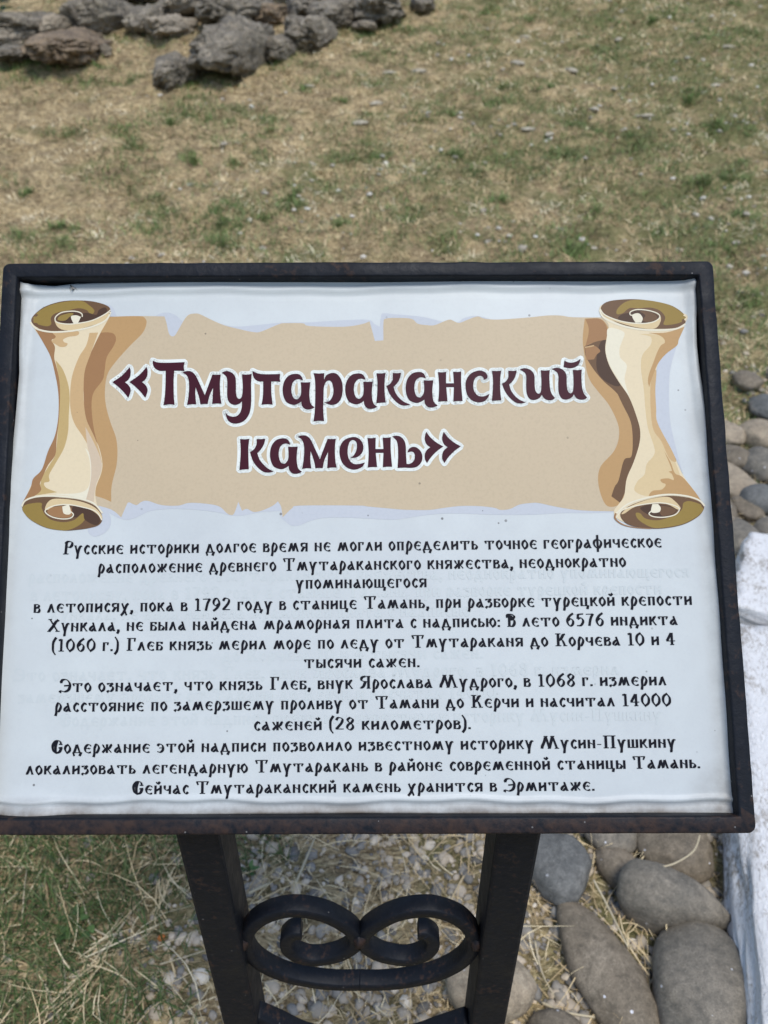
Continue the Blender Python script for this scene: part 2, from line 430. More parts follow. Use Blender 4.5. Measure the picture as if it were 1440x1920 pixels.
def M(key, rgb=None, **kw):
    if key not in MI:
        MI[key] = len(SHEET_MATS); SHEET_MATS.append(print_mat('print_'+key, ink(*rgb), **kw))
    return MI[key]

def cr(pts, closed=False, seg=6):
    """Catmull-Rom through points"""
    n = len(pts); out = []
    rng = range(n if closed else n-1)
    for i in rng:
        g = (lambda k: pts[k % n]) if closed else (lambda k: pts[min(max(k, 0), n-1)])
        p0, p1, p2, p3 = (np.array(g(i+k), float) for k in (-1, 0, 1, 2))
        for s in range(seg):
            t = s/seg
            out.append(tuple(0.5*((2*p1) + (-p0+p2)*t + (2*p0-5*p1+4*p2-p3)*t*t + (-p0+3*p1-3*p2+p3)*t**3)))
    if not closed: out.append(tuple(pts[-1]))
    return out
def outline(pts, seg=6):
    """closed outline; a point with a third value is a corner"""
    cs = [i for i, p in enumerate(pts) if len(p) > 2]
    if not cs: return cr([p[:2] for p in pts], True, seg)
    n = len(pts); out = []
    for a, b in zip(cs, cs[1:] + [cs[0]+n]):
        run = [pts[k % n][:2] for k in range(a, b+1)]
        out += (cr(run, False, seg) if len(run) > 2 else run)[:-1]
    return out
def fill(poly, lift, mi, cells=0):
    """flat print area, cut on a grid when large so that it follows the sheet"""
    vs = [Vector((x, y, 0)) for x, y in poly]
    tris = tessellate_polygon([vs])
    if cells:
        bm = bmesh.new(); bv = [bm.verts.new(v) for v in vs]
        for t in tris:
            try: bm.faces.new([bv[i] for i in t])
            except ValueError: pass
        xs = [v.x for v in vs]; ys = [v.y for v in vs]
        for ax, lo, hi in ((0, min(xs), max(xs)), (1, min(ys), max(ys))):
            k = math.ceil(lo/cells)*cells
            while k < hi:
                c = Vector((k, 0, 0)) if ax == 0 else Vector((0, k, 0)); nrm = Vector((1, 0, 0)) if ax == 0 else Vector((0, 1, 0))
                bmesh.ops.bisect_plane(bm, geom=bm.verts[:]+bm.edges[:]+bm.faces[:], plane_co=c, plane_no=nrm, dist=1e-5)
                k += cells
        bmesh.ops.triangulate(bm, faces=bm.faces[:])
        bm.verts.index_update()
        ix = [add_v(v.co.x, v.co.y, lift) for v in bm.verts]
        tl = [[ix[v.index] for v in f.verts] for f in bm.faces]
        bm.free()
    else:
        ix = [add_v(x, y, lift) for x, y in poly]
        tl = [[ix[i] for i in t] for t in tris]
    for t in tl:
        a, b, c = (PV[i] for i in t)
        if (b-a).cross(c-a).dot(BN) < 0: t = t[::-1]
        PF3.append(tuple(t)); PM3.append(mi)
def ribbon(path, widths, lift, mi, closed=False, to=None):
    """band along a path; widths = full width per point"""
    n = len(path); L = []; Rr = []
    P = [np.array(p, float) for p in path]
    for i in range(n):
        a = P[(i-1) % n] if (closed or i > 0) else P[i]; b = P[(i+1) % n] if (closed or i < n-1) else P[i]
        d = b-a; l = np.linalg.norm(d); d = d/l if l > 1e-9 else np.array([1.0, 0])
        nn = np.array([-d[1], d[0]])*widths[i]/2
        L.append(P[i]+nn); Rr.append(P[i]-nn)
    put = to or (lambda p: p)
    li = [add_v(*put(p), lift) for p in L]; ri = [add_v(*put(p), lift) for p in Rr]
    for i in range(n if closed else n-1):
        j = (i+1) % n
        q = (li[i], li[j], ri[j], ri[i])
        a, b, c = (PV[k] for k in q[:3])
        if (b-a).cross(c-a).dot(BN) < 0: q = q[::-1]
        PF4.append(q); PM4.append(mi)
def dots(pts, r, lift, mi):
    for p in pts:
        c = add_v(p[0], p[1], lift); rim = [add_v(p[0]+r*math.cos(a), p[1]-r*math.sin(a), lift) for a in np.arange(8)*PI/4]
        for k in range(8):
            PF3.append((c, rim[k], rim[(k+1) % 8])); PM3.append(mi)

# --- printed parchment and its two rolls
LAY = [0.00012]
def nxt(): LAY[0] += 0.000012; return LAY[0]
PAR = M('parchment', (198, 187, 170), dirt=0.8)
SHD = M('grey_shadow', (192, 203, 224))
TAN = M('tan', (184, 154, 116)); BRN = M('brown', (158, 124, 94)); DRK = M('umber', (110, 88, 72)); DDK = M('dark_umber', (80, 64, 58))
OLV = M('olive', (148, 130, 78)); CRM = M('cream', (222, 213, 192)); LCR = M('pale_cream', (226, 226, 216)); MID = M('sand', (212, 196, 164)); KHA = M('khaki', (190, 170, 126)); GRB = M('grey_beige', (205, 192, 178))
LTN = M('light_tan', (198, 172, 136))
s_bot = [(180, 945), (205, 962), (227, 973), (243, 974), (262, 967), (282, 958), (320, 954), (370, 956), (410, 961), (430, 966), (460, 966), (490, 960), (526, 958, 1), (526, 970, 1), (538, 980), (548, 986), (562, 985), (582, 977), (610, 971), (660, 971), (720, 974), (745, 974), (790, 967), (830, 963), (870, 963), (930, 965), (1000, 965), (1050, 962), (1110, 962), (1152, 960, 1), (1152, 930, 1), (180, 930, 1)]
fill(outline(s_bot, 4), nxt(), SHD, 15)
s_top = [(288, 596, 1), (300, 589), (315, 587), (330, 592), (342, 603), (352, 612), (400, 606), (440, 613), (490, 609), (530, 605), (580, 604), (640, 600), (690, 599), (702, 607), (712, 612, 1), (715, 590), (721, 587), (740, 589), (790, 594), (815, 600), (832, 604), (846, 606), (860, 604), (870, 597), (895, 593), (930, 603, 1), (930, 650, 1), (288, 650, 1)]
fill(outline(s_top, 4), nxt(), SHD, 15)
s_lt = [(205, 572), (213, 578), (218, 592, 1), (200, 594, 1), (196, 570, 1)]
fill(outline(s_lt, 4), nxt(), SHD)
fill(outline([(185, 950), (205, 964), (207, 985), (195, 1000), (175, 1006), (165, 990)], 4), nxt(), SHD)
par = [(205, 594, 1), (260, 593), (309, 594, 1), (313, 607), (317, 625), (322, 631), (328, 630), (334, 621), (347, 599), (355, 591), (364, 589), (375, 590), (400, 602), (422, 611), (450, 618), (475, 623), (490, 622), (523, 608), (536, 606), (568, 606), (580, 611), (646, 612), (679, 607), (693, 602, 1), (703, 639, 1), (719, 638, 1), (719, 604), (724, 597), (746, 596), (772, 598), (783, 607), (801, 610), (815, 610), (835, 602), (845, 600), (860, 606), (877, 600), (895, 594), (907, 598), (927, 600), (952, 599), (990, 596), (1027, 592), (1052, 592), (1075, 595), (1140, 595, 1), (1165, 800), (1160, 959, 1),
       (1091, 957), (1047, 951), (1012, 943.5), (997, 943), (974, 946), (957, 954), (939, 956), (927, 952), (901, 949), (866, 948.5), (834, 952), (805, 956), (770, 956), (748, 955), (692, 950), (670, 948), (563, 948), (548, 953), (537, 963), (530, 970, 1), (527, 950), (521, 940, 1), (512, 948), (492, 957), (476, 960), (463, 954), (454, 958, 1), (447, 941, 1), (439, 963), (432, 965.5), (425, 962), (410, 949), (381, 944), (354, 943), (334, 948), (303, 947), (277, 939), (265, 941), (255.5, 947), (243, 942), (239, 943, 1), (227, 970, 1), (208, 955), (170, 945, 1), (150, 780, 1)]
fill(outline(par, 4), nxt(), PAR, 15)
def LQ(*p): return [((20+q[0]/4.0, 540+q[1]/4.0) + tuple(q[2:])) for q in p]
def RQ(*p): return [((1060+q[0]/4.0, 540+q[1]/4.0) + tuple(q[2:])) for q in p]
def area(pts, mi, seg=5): fill(outline(pts, seg), nxt(), mi, 9)
def stroke(pts, wd, mi, w1=None):
    p = cr([q[:2] for q in pts], False, 6); n = len(p); w1 = wd if w1 is None else w1
    ribbon(p, [wd + (w1-wd)*i/(n-1) for i in range(n)], nxt(), mi)
LAYP = LAY[0]
# left roll: curling back of the parchment, then the roll itself
area(LQ((740, 215, 1), (960, 212), (1010, 230), (1020, 270), (990, 340), (900, 430), (800, 540), (730, 640), (708, 760), (715, 880), (750, 1010), (790, 1120), (802, 1220), (795, 1330), (765, 1450), (755, 1520), (755, 1605, 1), (700, 1580), (635, 1560, 1), (640, 1490), (675, 1400), (690, 1320), (665, 1200), (610, 1080), (560, 980), (530, 850), (530, 640), (580, 500), (640, 380), (690, 280)), TAN)
area(LQ((655, 335, 1), (730, 332), (775, 345), (790, 385), (770, 440), (720, 520), (705, 620), (690, 690), (630, 770), (610, 830), (608, 920), (625, 1060), (660, 1200), (686, 1310, 1), (640, 1190), (570, 1020), (540, 860), (540, 660), (580, 500)), BRN)
area(LQ((155, 250, 1), (180, 310), (240, 400), (300, 520), (335, 650), (355, 760), (362, 860), (355, 1000), (330, 1120), (280, 1230), (235, 1370), (160, 1470), (120, 1560), (86, 1640, 1), (300, 1700), (560, 1720), (660, 1660, 1), (640, 1590), (640, 1500), (680, 1390), (688, 1310), (660, 1190), (600, 1070), (560, 960), (548, 820), (552, 640), (595, 500), (670, 340), (735, 225), (750, 165, 1), (450, 150)), CRM)
area(LQ((560, 1200), (590, 1280), (600, 1400), (580, 1500), (500, 1540), (330, 1545), (440, 1560), (600, 1580), (620, 1480), (640, 1400), (630, 1300)), LCR)
area(LQ((590, 335, 1), (655, 333, 1), (600, 490), (556, 620), (547, 750), (549, 860), (570, 990), (630, 1120), (665, 1220), (686, 1310, 1), (640, 1290), (580, 1180), (540, 1110), (480, 1020), (450, 920), (445, 800), (460, 660), (510, 520), (565, 430)), LTN)
area(LQ((560, 1040, 1), (620, 1150), (676, 1280), (681, 1370), (640, 1480), (625, 1605, 1), (565, 1590, 1), (590, 1500), (605, 1400), (600, 1290), (575, 1180)), GRB)
area(LQ((335, 540, 1), (390, 610), (430, 720), (442, 820), (435, 960), (430, 1080), (400, 1200), (340, 1310), (290, 1400), (292, 1450), (252, 1462), (270, 1500), (350, 1532, 1), (160, 1560, 1), (220, 1480), (235, 1420), (290, 1330), (335, 1250), (350, 1120), (358, 1000), (366, 850), (363, 700)), KHA)
area(LQ((175, 295, 1), (325, 325), (337, 370), (305, 390), (330, 440), (325, 520), (345, 600), (365, 700), (370, 820), (360, 1000), (345, 1130), (335, 1250), (280, 1330), (240, 1420), (220, 1470), (225, 1525), (110, 1605, 1), (88, 1615, 1), (150, 1500), (170, 1430), (235, 1360), (280, 1225), (330, 1112), (354, 990), (360, 860), (352, 750), (333, 650), (298, 515), (238, 400)), BRN)
area(LQ((300, 318, 1), (400, 330), (490, 320), (512, 335), (495, 355), (430, 365), (392, 385), (400, 405), (425, 415), (410, 437), (370, 440), (335, 420), (305, 398), (336, 365), (316, 340)), LTN)
area(LQ((155, 250), (175, 200), (250, 140), (370, 100), (500, 90), (620, 100), (720, 130), (748, 165), (735, 215), (690, 250), (600, 285), (480, 310), (370, 320), (270, 318), (190, 290)), DRK)
area(LQ((160, 245), (200, 180), (300, 125), (430, 98), (530, 95), (590, 130), (625, 165), (615, 192), (590, 190), (570, 165), (510, 150), (430, 165), (340, 185), (300, 220), (302, 268), (270, 285), (200, 270)), OLV)
area(LQ((500, 260, 1), (530, 195), (580, 185), (640, 200), (660, 165), (700, 145), (722, 160), (712, 195), (640, 232), (560, 255)), DDK)
area(LQ((325, 240, 1), (345, 255), (420, 268), (500, 268), (600, 245), (690, 205), (742, 168, 1), (738, 215), (680, 255), (590, 285), (480, 312), (400, 314), (350, 290)), MID)
area(LQ((343, 235), (365, 205), (430, 182), (500, 180), (522, 200), (505, 240), (480, 262), (400, 260)), DDK)
area(LQ((348, 232), (372, 205), (440, 186), (470, 192), (440, 215), (410, 240), (372, 244)), OLV)
area(LQ((450, 212), (490, 203), (525, 215, 1), (503, 263, 1), (468, 262, 1)), LCR)
stroke(LQ((535, 215), (532, 192), (500, 176), (450, 172), (380, 182), (335, 215), (338, 250), (390, 266), (470, 267), (600, 245), (700, 200), (748, 165)), 2.0, LCR)
stroke(LQ((150, 258), (190, 303), (280, 326), (380, 327), (500, 314), (620, 285), (715, 240), (750, 180)), 3.2, LCR)
area(LQ((88, 1640), (110, 1600), (180, 1575), (280, 1568), (400, 1575), (520, 1590), (620, 1625), (675, 1680), (688, 1740), (660, 1780), (600, 1800), (500, 1815), (400, 1820), (270, 1800), (160, 1745), (105, 1690)), DRK)
area(LQ((90, 1650), (130, 1622), (230, 1612), (236, 1650), (260, 1700), (310, 1740), (400, 1757), (480, 1740), (540, 1690), (567, 1700), (550, 1750), (500, 1790), (430, 1818), (380, 1818), (270, 1798), (160, 1743), (105, 1690)), OLV)
area(LQ((470, 1720, 1), (470, 1640), (560, 1645), (640, 1690), (672, 1745), (640, 1780), (560, 1740), (545, 1690), (500, 1720)), DDK)
area(LQ((260, 1662), (280, 1610), (330, 1582), (450, 1588), (560, 1612), (640, 1652), (684, 1705), (688, 1742, 1), (655, 1700), (600, 1664), (520, 1642), (430, 1628), (340, 1634), (290, 1662)), MID)
area(LQ((278, 1678), (310, 1648), (390, 1636), (450, 1645), (465, 1700), (430, 1724), (360, 1722), (300, 1705)), BRN)
area(LQ((390, 1640, 1), (440, 1624, 1), (455, 1680), (440, 1700), (400, 1690)), LCR)
stroke(LQ((686, 1742), (640, 1676), (540, 1644), (430, 1625), (330, 1634), (266, 1665), (272, 1692), (320, 1720), (390, 1733), (450, 1727), (474, 1702), (455, 1680), (430, 1684)), 2.0, LCR)
stroke(LQ((86, 1640), (112, 1596), (185, 1568), (300, 1560), (430, 1568), (540, 1585), (630, 1620), (690, 1690)), 3.0, LCR)
# right roll (its print lies beside the left one, on the same level)
LAYM = LAY[0]; LAY[0] = LAYP
area(RQ((838, 430, 1), (800, 560), (780, 700), (785, 980), (830, 1200), (882, 1395, 1), (800, 1220), (690, 1010), (670, 760), (700, 560), (760, 490)), SHD)
area(RQ((145, 230, 1), (250, 228), (300, 260), (330, 330), (330, 480), (400, 700), (500, 840), (560, 980), (580, 1090), (570, 1190), (520, 1320), (480, 1440), (460, 1560), (410, 1620), (350, 1642), (300, 1622), (260, 1530), (245, 1420), (270, 1330), (360, 1230), (400, 1130), (395, 1020), (330, 880), (250, 780), (190, 700), (160, 620), (142, 500), (130, 380)), TAN)
area(RQ((150, 235, 1), (250, 230), (300, 270), (320, 340), (310, 400, 1), (200, 412), (148, 440, 1), (172, 350), (172, 290)), BRN)
area(RQ((142, 440, 1), (230, 402), (320, 385, 1), (310, 470), (340, 580), (410, 700), (480, 810), (555, 970), (570, 1080), (545, 1092), (500, 990), (440, 862), (380, 780), (290, 700), (220, 620), (170, 545), (150, 500)), DRK)
area(RQ((235, 520), (265, 405), (320, 388, 1), (308, 480), (345, 590), (415, 712), (380, 735), (290, 690), (240, 620)), DDK)
area(RQ((145, 445, 1), (210, 430), (262, 470), (235, 500), (215, 535, 1), (160, 540, 1)), BRN)
stroke(RQ((146, 445), (180, 440), (215, 432)), 2.0, LTN)
area(RQ((380, 765, 1), (440, 850), (500, 980), (548, 1092), (570, 1080), (565, 1180), (520, 1310), (475, 1430), (460, 1500), (412, 1612, 1), (345, 1562, 1), (370, 1490), (400, 1440), (440, 1290), (495, 1262), (505, 1130), (490, 1000), (430, 872)), DRK)
area(RQ((255, 160, 1), (300, 120), (600, 110), (890, 190), (906, 250, 1), (880, 310), (852, 380), (838, 430), (760, 490), (700, 560), (680, 640), (675, 760), (680, 900), (690, 1010), (740, 1110), (800, 1220), (880, 1400), (980, 1540), (1042, 1640, 1), (760, 1740), (500, 1770), (370, 1722, 1), (365, 1670), (400, 1620), (440, 1560), (460, 1430), (510, 1310), (552, 1180), (562, 1080), (540, 980), (480, 820), (400, 700), (330, 580), (300, 470), (308, 380), (325, 280), (270, 210)), CRM)
area(RQ((325, 300), (440, 330), (425, 400), (408, 450), (412, 520), (462, 580), (445, 680), (470, 780), (490, 830, 1), (420, 720), (340, 590), (304, 480), (312, 380)), LCR)
area(RQ((560, 345), (640, 365), (640, 425), (580, 500), (568, 600), (590, 760), (600, 900), (620, 1050), (668, 1200), (660, 1260), (610, 1320), (592, 1400), (540, 1450), (518, 1520), (600, 1560), (700, 1550), (800, 1500), (860, 1420), (790, 1230), (690, 1020), (676, 800), (668, 650), (690, 520), (745, 430), (740, 380), (690, 350)), MID)
area(RQ((660, 640), (684, 620), (676, 760), (682, 900), (692, 1012), (800, 1220), (830, 1300), (780, 1280), (720, 1150), (660, 1060), (640, 900), (640, 720)), LTN)
area(RQ((620, 336, 1), (760, 332), (895, 290, 1), (852, 385), (838, 430), (760, 490), (700, 560), (664, 640), (642, 700), (631, 742, 1), (620, 700), (630, 640), (660, 560), (690, 480), (718, 430), (746, 410), (740, 380), (700, 352)), TAN)
area(RQ((740, 1222, 1), (790, 1310), (822, 1390), (880, 1420), (980, 1540), (1036, 1630, 1), (900, 1565), (780, 1552), (640, 1562), (630, 1545), (660, 1520), (722, 1512), (752, 1475), (722, 1458), (715, 1435), (770, 1428), (812, 1440), (798, 1395), (775, 1378), (800, 1372, 1), (782, 1320)), TAN)
area(RQ((265, 160), (310, 105), (450, 85), (600, 90), (780, 125), (880, 185), (902, 235), (890, 275), (820, 300), (700, 306), (560, 302), (420, 272), (320, 222)), DRK)
area(RQ((385, 195), (395, 150), (470, 97), (600, 90), (780, 126), (888, 195), (899, 235), (840, 265), (740, 275), (750, 220), (710, 170), (640, 147), (550, 152), (480, 152), (430, 190)), OLV)
area(RQ((265, 165, 1), (300, 200), (380, 240), (520, 265), (620, 262), (690, 240), (712, 212), (716, 245), (690, 292), (640, 306), (520, 292), (380, 252), (290, 212)), MID)
area(RQ((400, 235), (420, 200), (480, 185), (530, 168), (620, 172), (690, 205), (690, 235), (620, 258), (520, 260)), DDK)
area(RQ((560, 175), (620, 175), (682, 205), (684, 235), (620, 255), (580, 240), (600, 205)), DRK)
area(RQ((500, 205), (550, 190), (580, 225), (570, 260, 1), (525, 260, 1)), LCR)
stroke(RQ((262, 160), (300, 205), (420, 250), (560, 267), (660, 254), (708, 220), (690, 190), (620, 168), (540, 162), (490, 178), (486, 200), (512, 208)), 2.0, LCR)
stroke(RQ((256, 165), (290, 225), (420, 282), (560, 310), (700, 316), (830, 306), (900, 270)), 3.2, LCR)
area(RQ((410, 1700), (470, 1640), (600, 1590), (760, 1560), (900, 1570), (1000, 1602), (1040, 1640), (1000, 1710), (880, 1775), (720, 1805), (580, 1800), (460, 1770)), DRK)
area(RQ((525, 1692), (558, 1690), (600, 1730), (700, 1742), (820, 1702), (872, 1660), (885, 1612), (940, 1600), (1034, 1640), (998, 1705), (880, 1770), (720, 1800), (640, 1795), (550, 1742)), OLV)
area(RQ((420, 1692), (480, 1640), (620, 1587), (760, 1567), (820, 1600), (862, 1650), (840, 1662), (760, 1622), (640, 1616), (520, 1642), (445, 1690)), MID)
area(RQ((560, 1650), (640, 1625), (760, 1632), (832, 1662), (800, 1700), (720, 1716), (650, 1708), (600, 1690)), DDK)
area(RQ((700, 1640), (770, 1640), (828, 1664), (796, 1698), (720, 1708)), DRK)
area(RQ((650, 1622, 1), (692, 1620, 1), (713, 1650), (700, 1682), (642, 1682)), LCR)
stroke(RQ((380, 1725), (430, 1665), (560, 1628), (700, 1612), (800, 1627), (852, 1656), (822, 1700), (740, 1720), (660, 1716), (625, 1695), (642, 1675)), 2.0, LCR)
stroke(RQ((372, 1700), (470, 1620), (620, 1572), (760, 1550), (900, 1560), (1000, 1592), (1042, 1636)), 3.0, LCR)
stroke(RQ((378, 1690), (372, 1730), (430, 1775), (520, 1797), (640, 1806)), 3.5, BRN, 1.0)

# --- title lettering (outlines of the letters, corners marked)
TW = M('letter_rim', (228, 240, 250), dirt=0.3); TM = M('maroon', (66, 30, 46), dirt=0.5, specks=False)
def Z(x0, y0, *p): return [((x0+q[0]/9.0, y0+q[1]/9.0) + tuple(q[2:])) for q in p]
def shift(g, dx, dy): return [((p[0]+dx, p[1]+dy) + tuple(p[2:])) for p in g]
k1, k0 = 1, 0
QL1 = Z(200, 660, (100, 512, 1), (250, 410), (340, 320), (388, 258, 1), (408, 310), (405, 400), (370, 470), (312, 515, 1), (370, 560), (408, 630), (400, 700), (368, 778, 1), (300, 690), (200, 590))
TT = Z(200, 660, (783, 150, 1), (850, 178), (1000, 188), (1322, 178, 1), (1308, 250), (1318, 328, 1), (1240, 322), (1145, 322, 1), (1135, 500), (1138, 750), (1150, 895, 1), (1060, 886), (962, 900, 1), (985, 750), (998, 500), (1000, 322, 1), (900, 322), (820, 280), (785, 210))
gm = Z(340, 680, (25, 174, 1), (80, 150), (150, 148), (205, 175), (250, 230), (300, 330), (400, 552, 1), (440, 440), (530, 205, 1), (600, 210), (670, 205, 1), (655, 350), (660, 550), (682, 695, 1), (600, 692), (522, 702, 1), (530, 600), (538, 430, 1), (480, 560), (448, 702, 1), (390, 700), (325, 706, 1), (300, 580), (245, 415, 1), (240, 550), (256, 708, 1), (180, 704), (100, 716, 1), (125, 560), (135, 400), (125, 290), (90, 215))
gu = Z(340, 680, (685, 175, 1), (740, 150), (800, 150), (870, 185), (915, 250), (925, 350), (925, 500), (940, 580), (975, 615), (1015, 590), (1032, 520), (1038, 400), (1025, 200, 1), (1100, 205), (1190, 195, 1), (1180, 350), (1182, 600), (1170, 780), (1130, 900), (1050, 990), (930, 1030), (830, 1010), (770, 940), (745, 835, 1), (790, 890), (870, 915), (940, 900), (990, 850), (1020, 760), (1025, 655, 1), (980, 695), (900, 715), (820, 680), (780, 600), (775, 480), (778, 330), (760, 240))
gt = Z(460, 680, (128, 145, 1), (200, 180), (330, 198), (590, 192, 1), (582, 260), (592, 325, 1), (520, 318), (440, 320, 1), (440, 500), (462, 710, 1), (370, 702), (275, 712, 1), (298, 550), (302, 320, 1), (220, 315), (155, 270), (128, 200))
ga = Z(460, 680, (970, 298, 1), (960, 255), (920, 205), (850, 188), (740, 215), (660, 310), (630, 440), (645, 570), (700, 670), (810, 712), (890, 690), (945, 655, 1), (955, 720), (1000, 775), (1065, 790), (1130, 775), (1170, 752, 1), (1110, 700), (1085, 600), (1082, 480), (1098, 328, 1), (1020, 332), (935, 330, 1), (942, 450), (935, 540), (900, 600), (865, 618), (815, 595), (785, 520), (778, 440), (795, 350), (840, 295), (900, 278))
gr_ = Z(580, 680, (72, 175, 1), (160, 182), (252, 175, 1), (248, 285, 1), (290, 210), (380, 172), (470, 195), (540, 290), (565, 430), (545, 580), (480, 680), (390, 712), (320, 700), (255, 668, 1), (330, 650), (380, 590), (405, 500), (400, 400), (370, 320), (320, 300), (270, 340), (245, 430), (240, 600), (235, 800), (250, 985, 1), (160, 980), (70, 992, 1), (92, 800), (100, 500), (95, 300))
gk1 = Z(700, 670, (52, 270, 1), (130, 272), (208, 265, 1), (192, 400), (192, 600), (210, 765, 1), (130, 768), (50, 775, 1), (65, 600), (68, 420))
gk2 = Z(700, 670, (326, 265, 1), (400, 270), (468, 262, 1), (450, 350), (410, 430), (343, 500, 1), (370, 590), (430, 680), (520, 755), (625, 798, 1), (540, 818), (450, 800), (350, 720), (270, 610), (220, 485, 1), (280, 450), (325, 380))
gn = Z(700, 670, (1090, 252, 1), (1160, 258), (1228, 248, 1), (1226, 442, 1), (1358, 442, 1), (1345, 248, 1), (1410, 252), (1482, 242, 1), (1482, 460), (1505, 742, 1), (1420, 742), (1348, 752, 1), (1358, 508, 1), (1230, 508, 1), (1252, 748, 1), (1170, 746), (1095, 755, 1), (1108, 500))
gs = Z(840, 660, (600, 475, 1), (595, 440), (560, 410), (510, 412), (450, 460), (425, 560), (435, 650), (490, 730), (560, 755), (630, 745), (700, 708, 1), (670, 780), (610, 835), (520, 855), (410, 825), (330, 740), (295, 610), (310, 470), (390, 365), (520, 318), (620, 345), (665, 410), (650, 455))
gi = Z(960, 650, (125, 392, 1), (180, 372), (240, 372), (310, 400), (360, 455), (378, 520), (380, 650), (395, 750), (440, 798), (480, 770), (492, 680), (492, 550), (482, 402, 1), (560, 408), (635, 400, 1), (628, 520), (640, 700), (670, 800), (725, 868, 1), (680, 900), (610, 905), (545, 880), (500, 815, 1), (460, 870), (370, 905), (290, 880), (245, 790), (235, 650), (238, 530), (215, 450))
gbr = Z(960, 650, (880, 238, 1), (940, 265), (1010, 272), (1090, 250), (1155, 205, 1), (1135, 280), (1080, 340), (990, 368), (930, 362), (868, 350, 1))
hk1 = Z(440, 790, (92, 302, 1), (170, 306), (250, 298, 1), (235, 430), (235, 600), (242, 812, 1), (165, 815), (82, 825, 1), (100, 600), (102, 430))
hk2 = Z(440, 790, (372, 300, 1), (450, 302), (520, 295, 1), (500, 380), (450, 470), (385, 540, 1), (420, 640), (480, 720), (560, 795), (660, 848, 1), (580, 868), (490, 855), (390, 780), (310, 670), (260, 522, 1), (330, 470), (370, 390))
ge = Z(580, 790, (940, 698, 1), (900, 760), (840, 800), (750, 818), (640, 785), (550, 690), (508, 540), (525, 410), (600, 310), (740, 265), (840, 295), (900, 370), (912, 460), (885, 540), (820, 600), (750, 620), (693, 615, 1), (750, 575), (790, 500), (803, 420), (790, 350), (740, 318), (685, 345), (655, 430), (648, 540), (670, 640), (730, 710), (820, 725))
gz = Z(710, 790, (228, 258, 1), (290, 245), (360, 258), (420, 310), (455, 400), (462, 560), (472, 720, 1), (530, 718), (590, 670), (610, 590), (590, 530), (550, 515), (485, 530, 1), (510, 470), (570, 435), (640, 445), (710, 510), (738, 600), (720, 690), (650, 765), (560, 788), (440, 785), (318, 790, 1), (328, 600), (322, 420), (300, 330))
QR1 = Z(710, 790, (803, 180, 1), (870, 270), (960, 350), (1090, 428, 1), (990, 500), (890, 600), (815, 708, 1), (780, 640), (778, 560), (810, 490), (870, 440, 1), (810, 395), (778, 320), (780, 250))
title = [QL1, shift(QL1, 31.8, -0.3), TT, gm, gu, gt, ga, gr_, shift(ga, 117.2, -0.9), gk1, gk2, shift(ga, 230.5, -3.1), gn, gs, shift(gk1, 216.4, -3.9), shift(gk2, 216.4, -3.9), gi, shift(gi, 60.3, -1.1), gbr,
         hk1, hk2, shift(ga, -23.6, 121.1), shift(gm, 215.4, 120), ge, shift(gn, -132, 123.1), gz, QR1, shift(QR1, 32.7, -0.2)]
la = LAYP + 0.00006
for g in title:
    o = outline(g, 7); la += 0.000008
    ribbon(o, [12.2]*len(o), la, TW, True); dots(o[::2], 6.1, la+0.000003, TW); fill(o, la+0.000006, TW, 15)
lb = la + 0.00008
for g in title: lb += 0.000004; fill(outline(g, 7), lb, TM, 15)

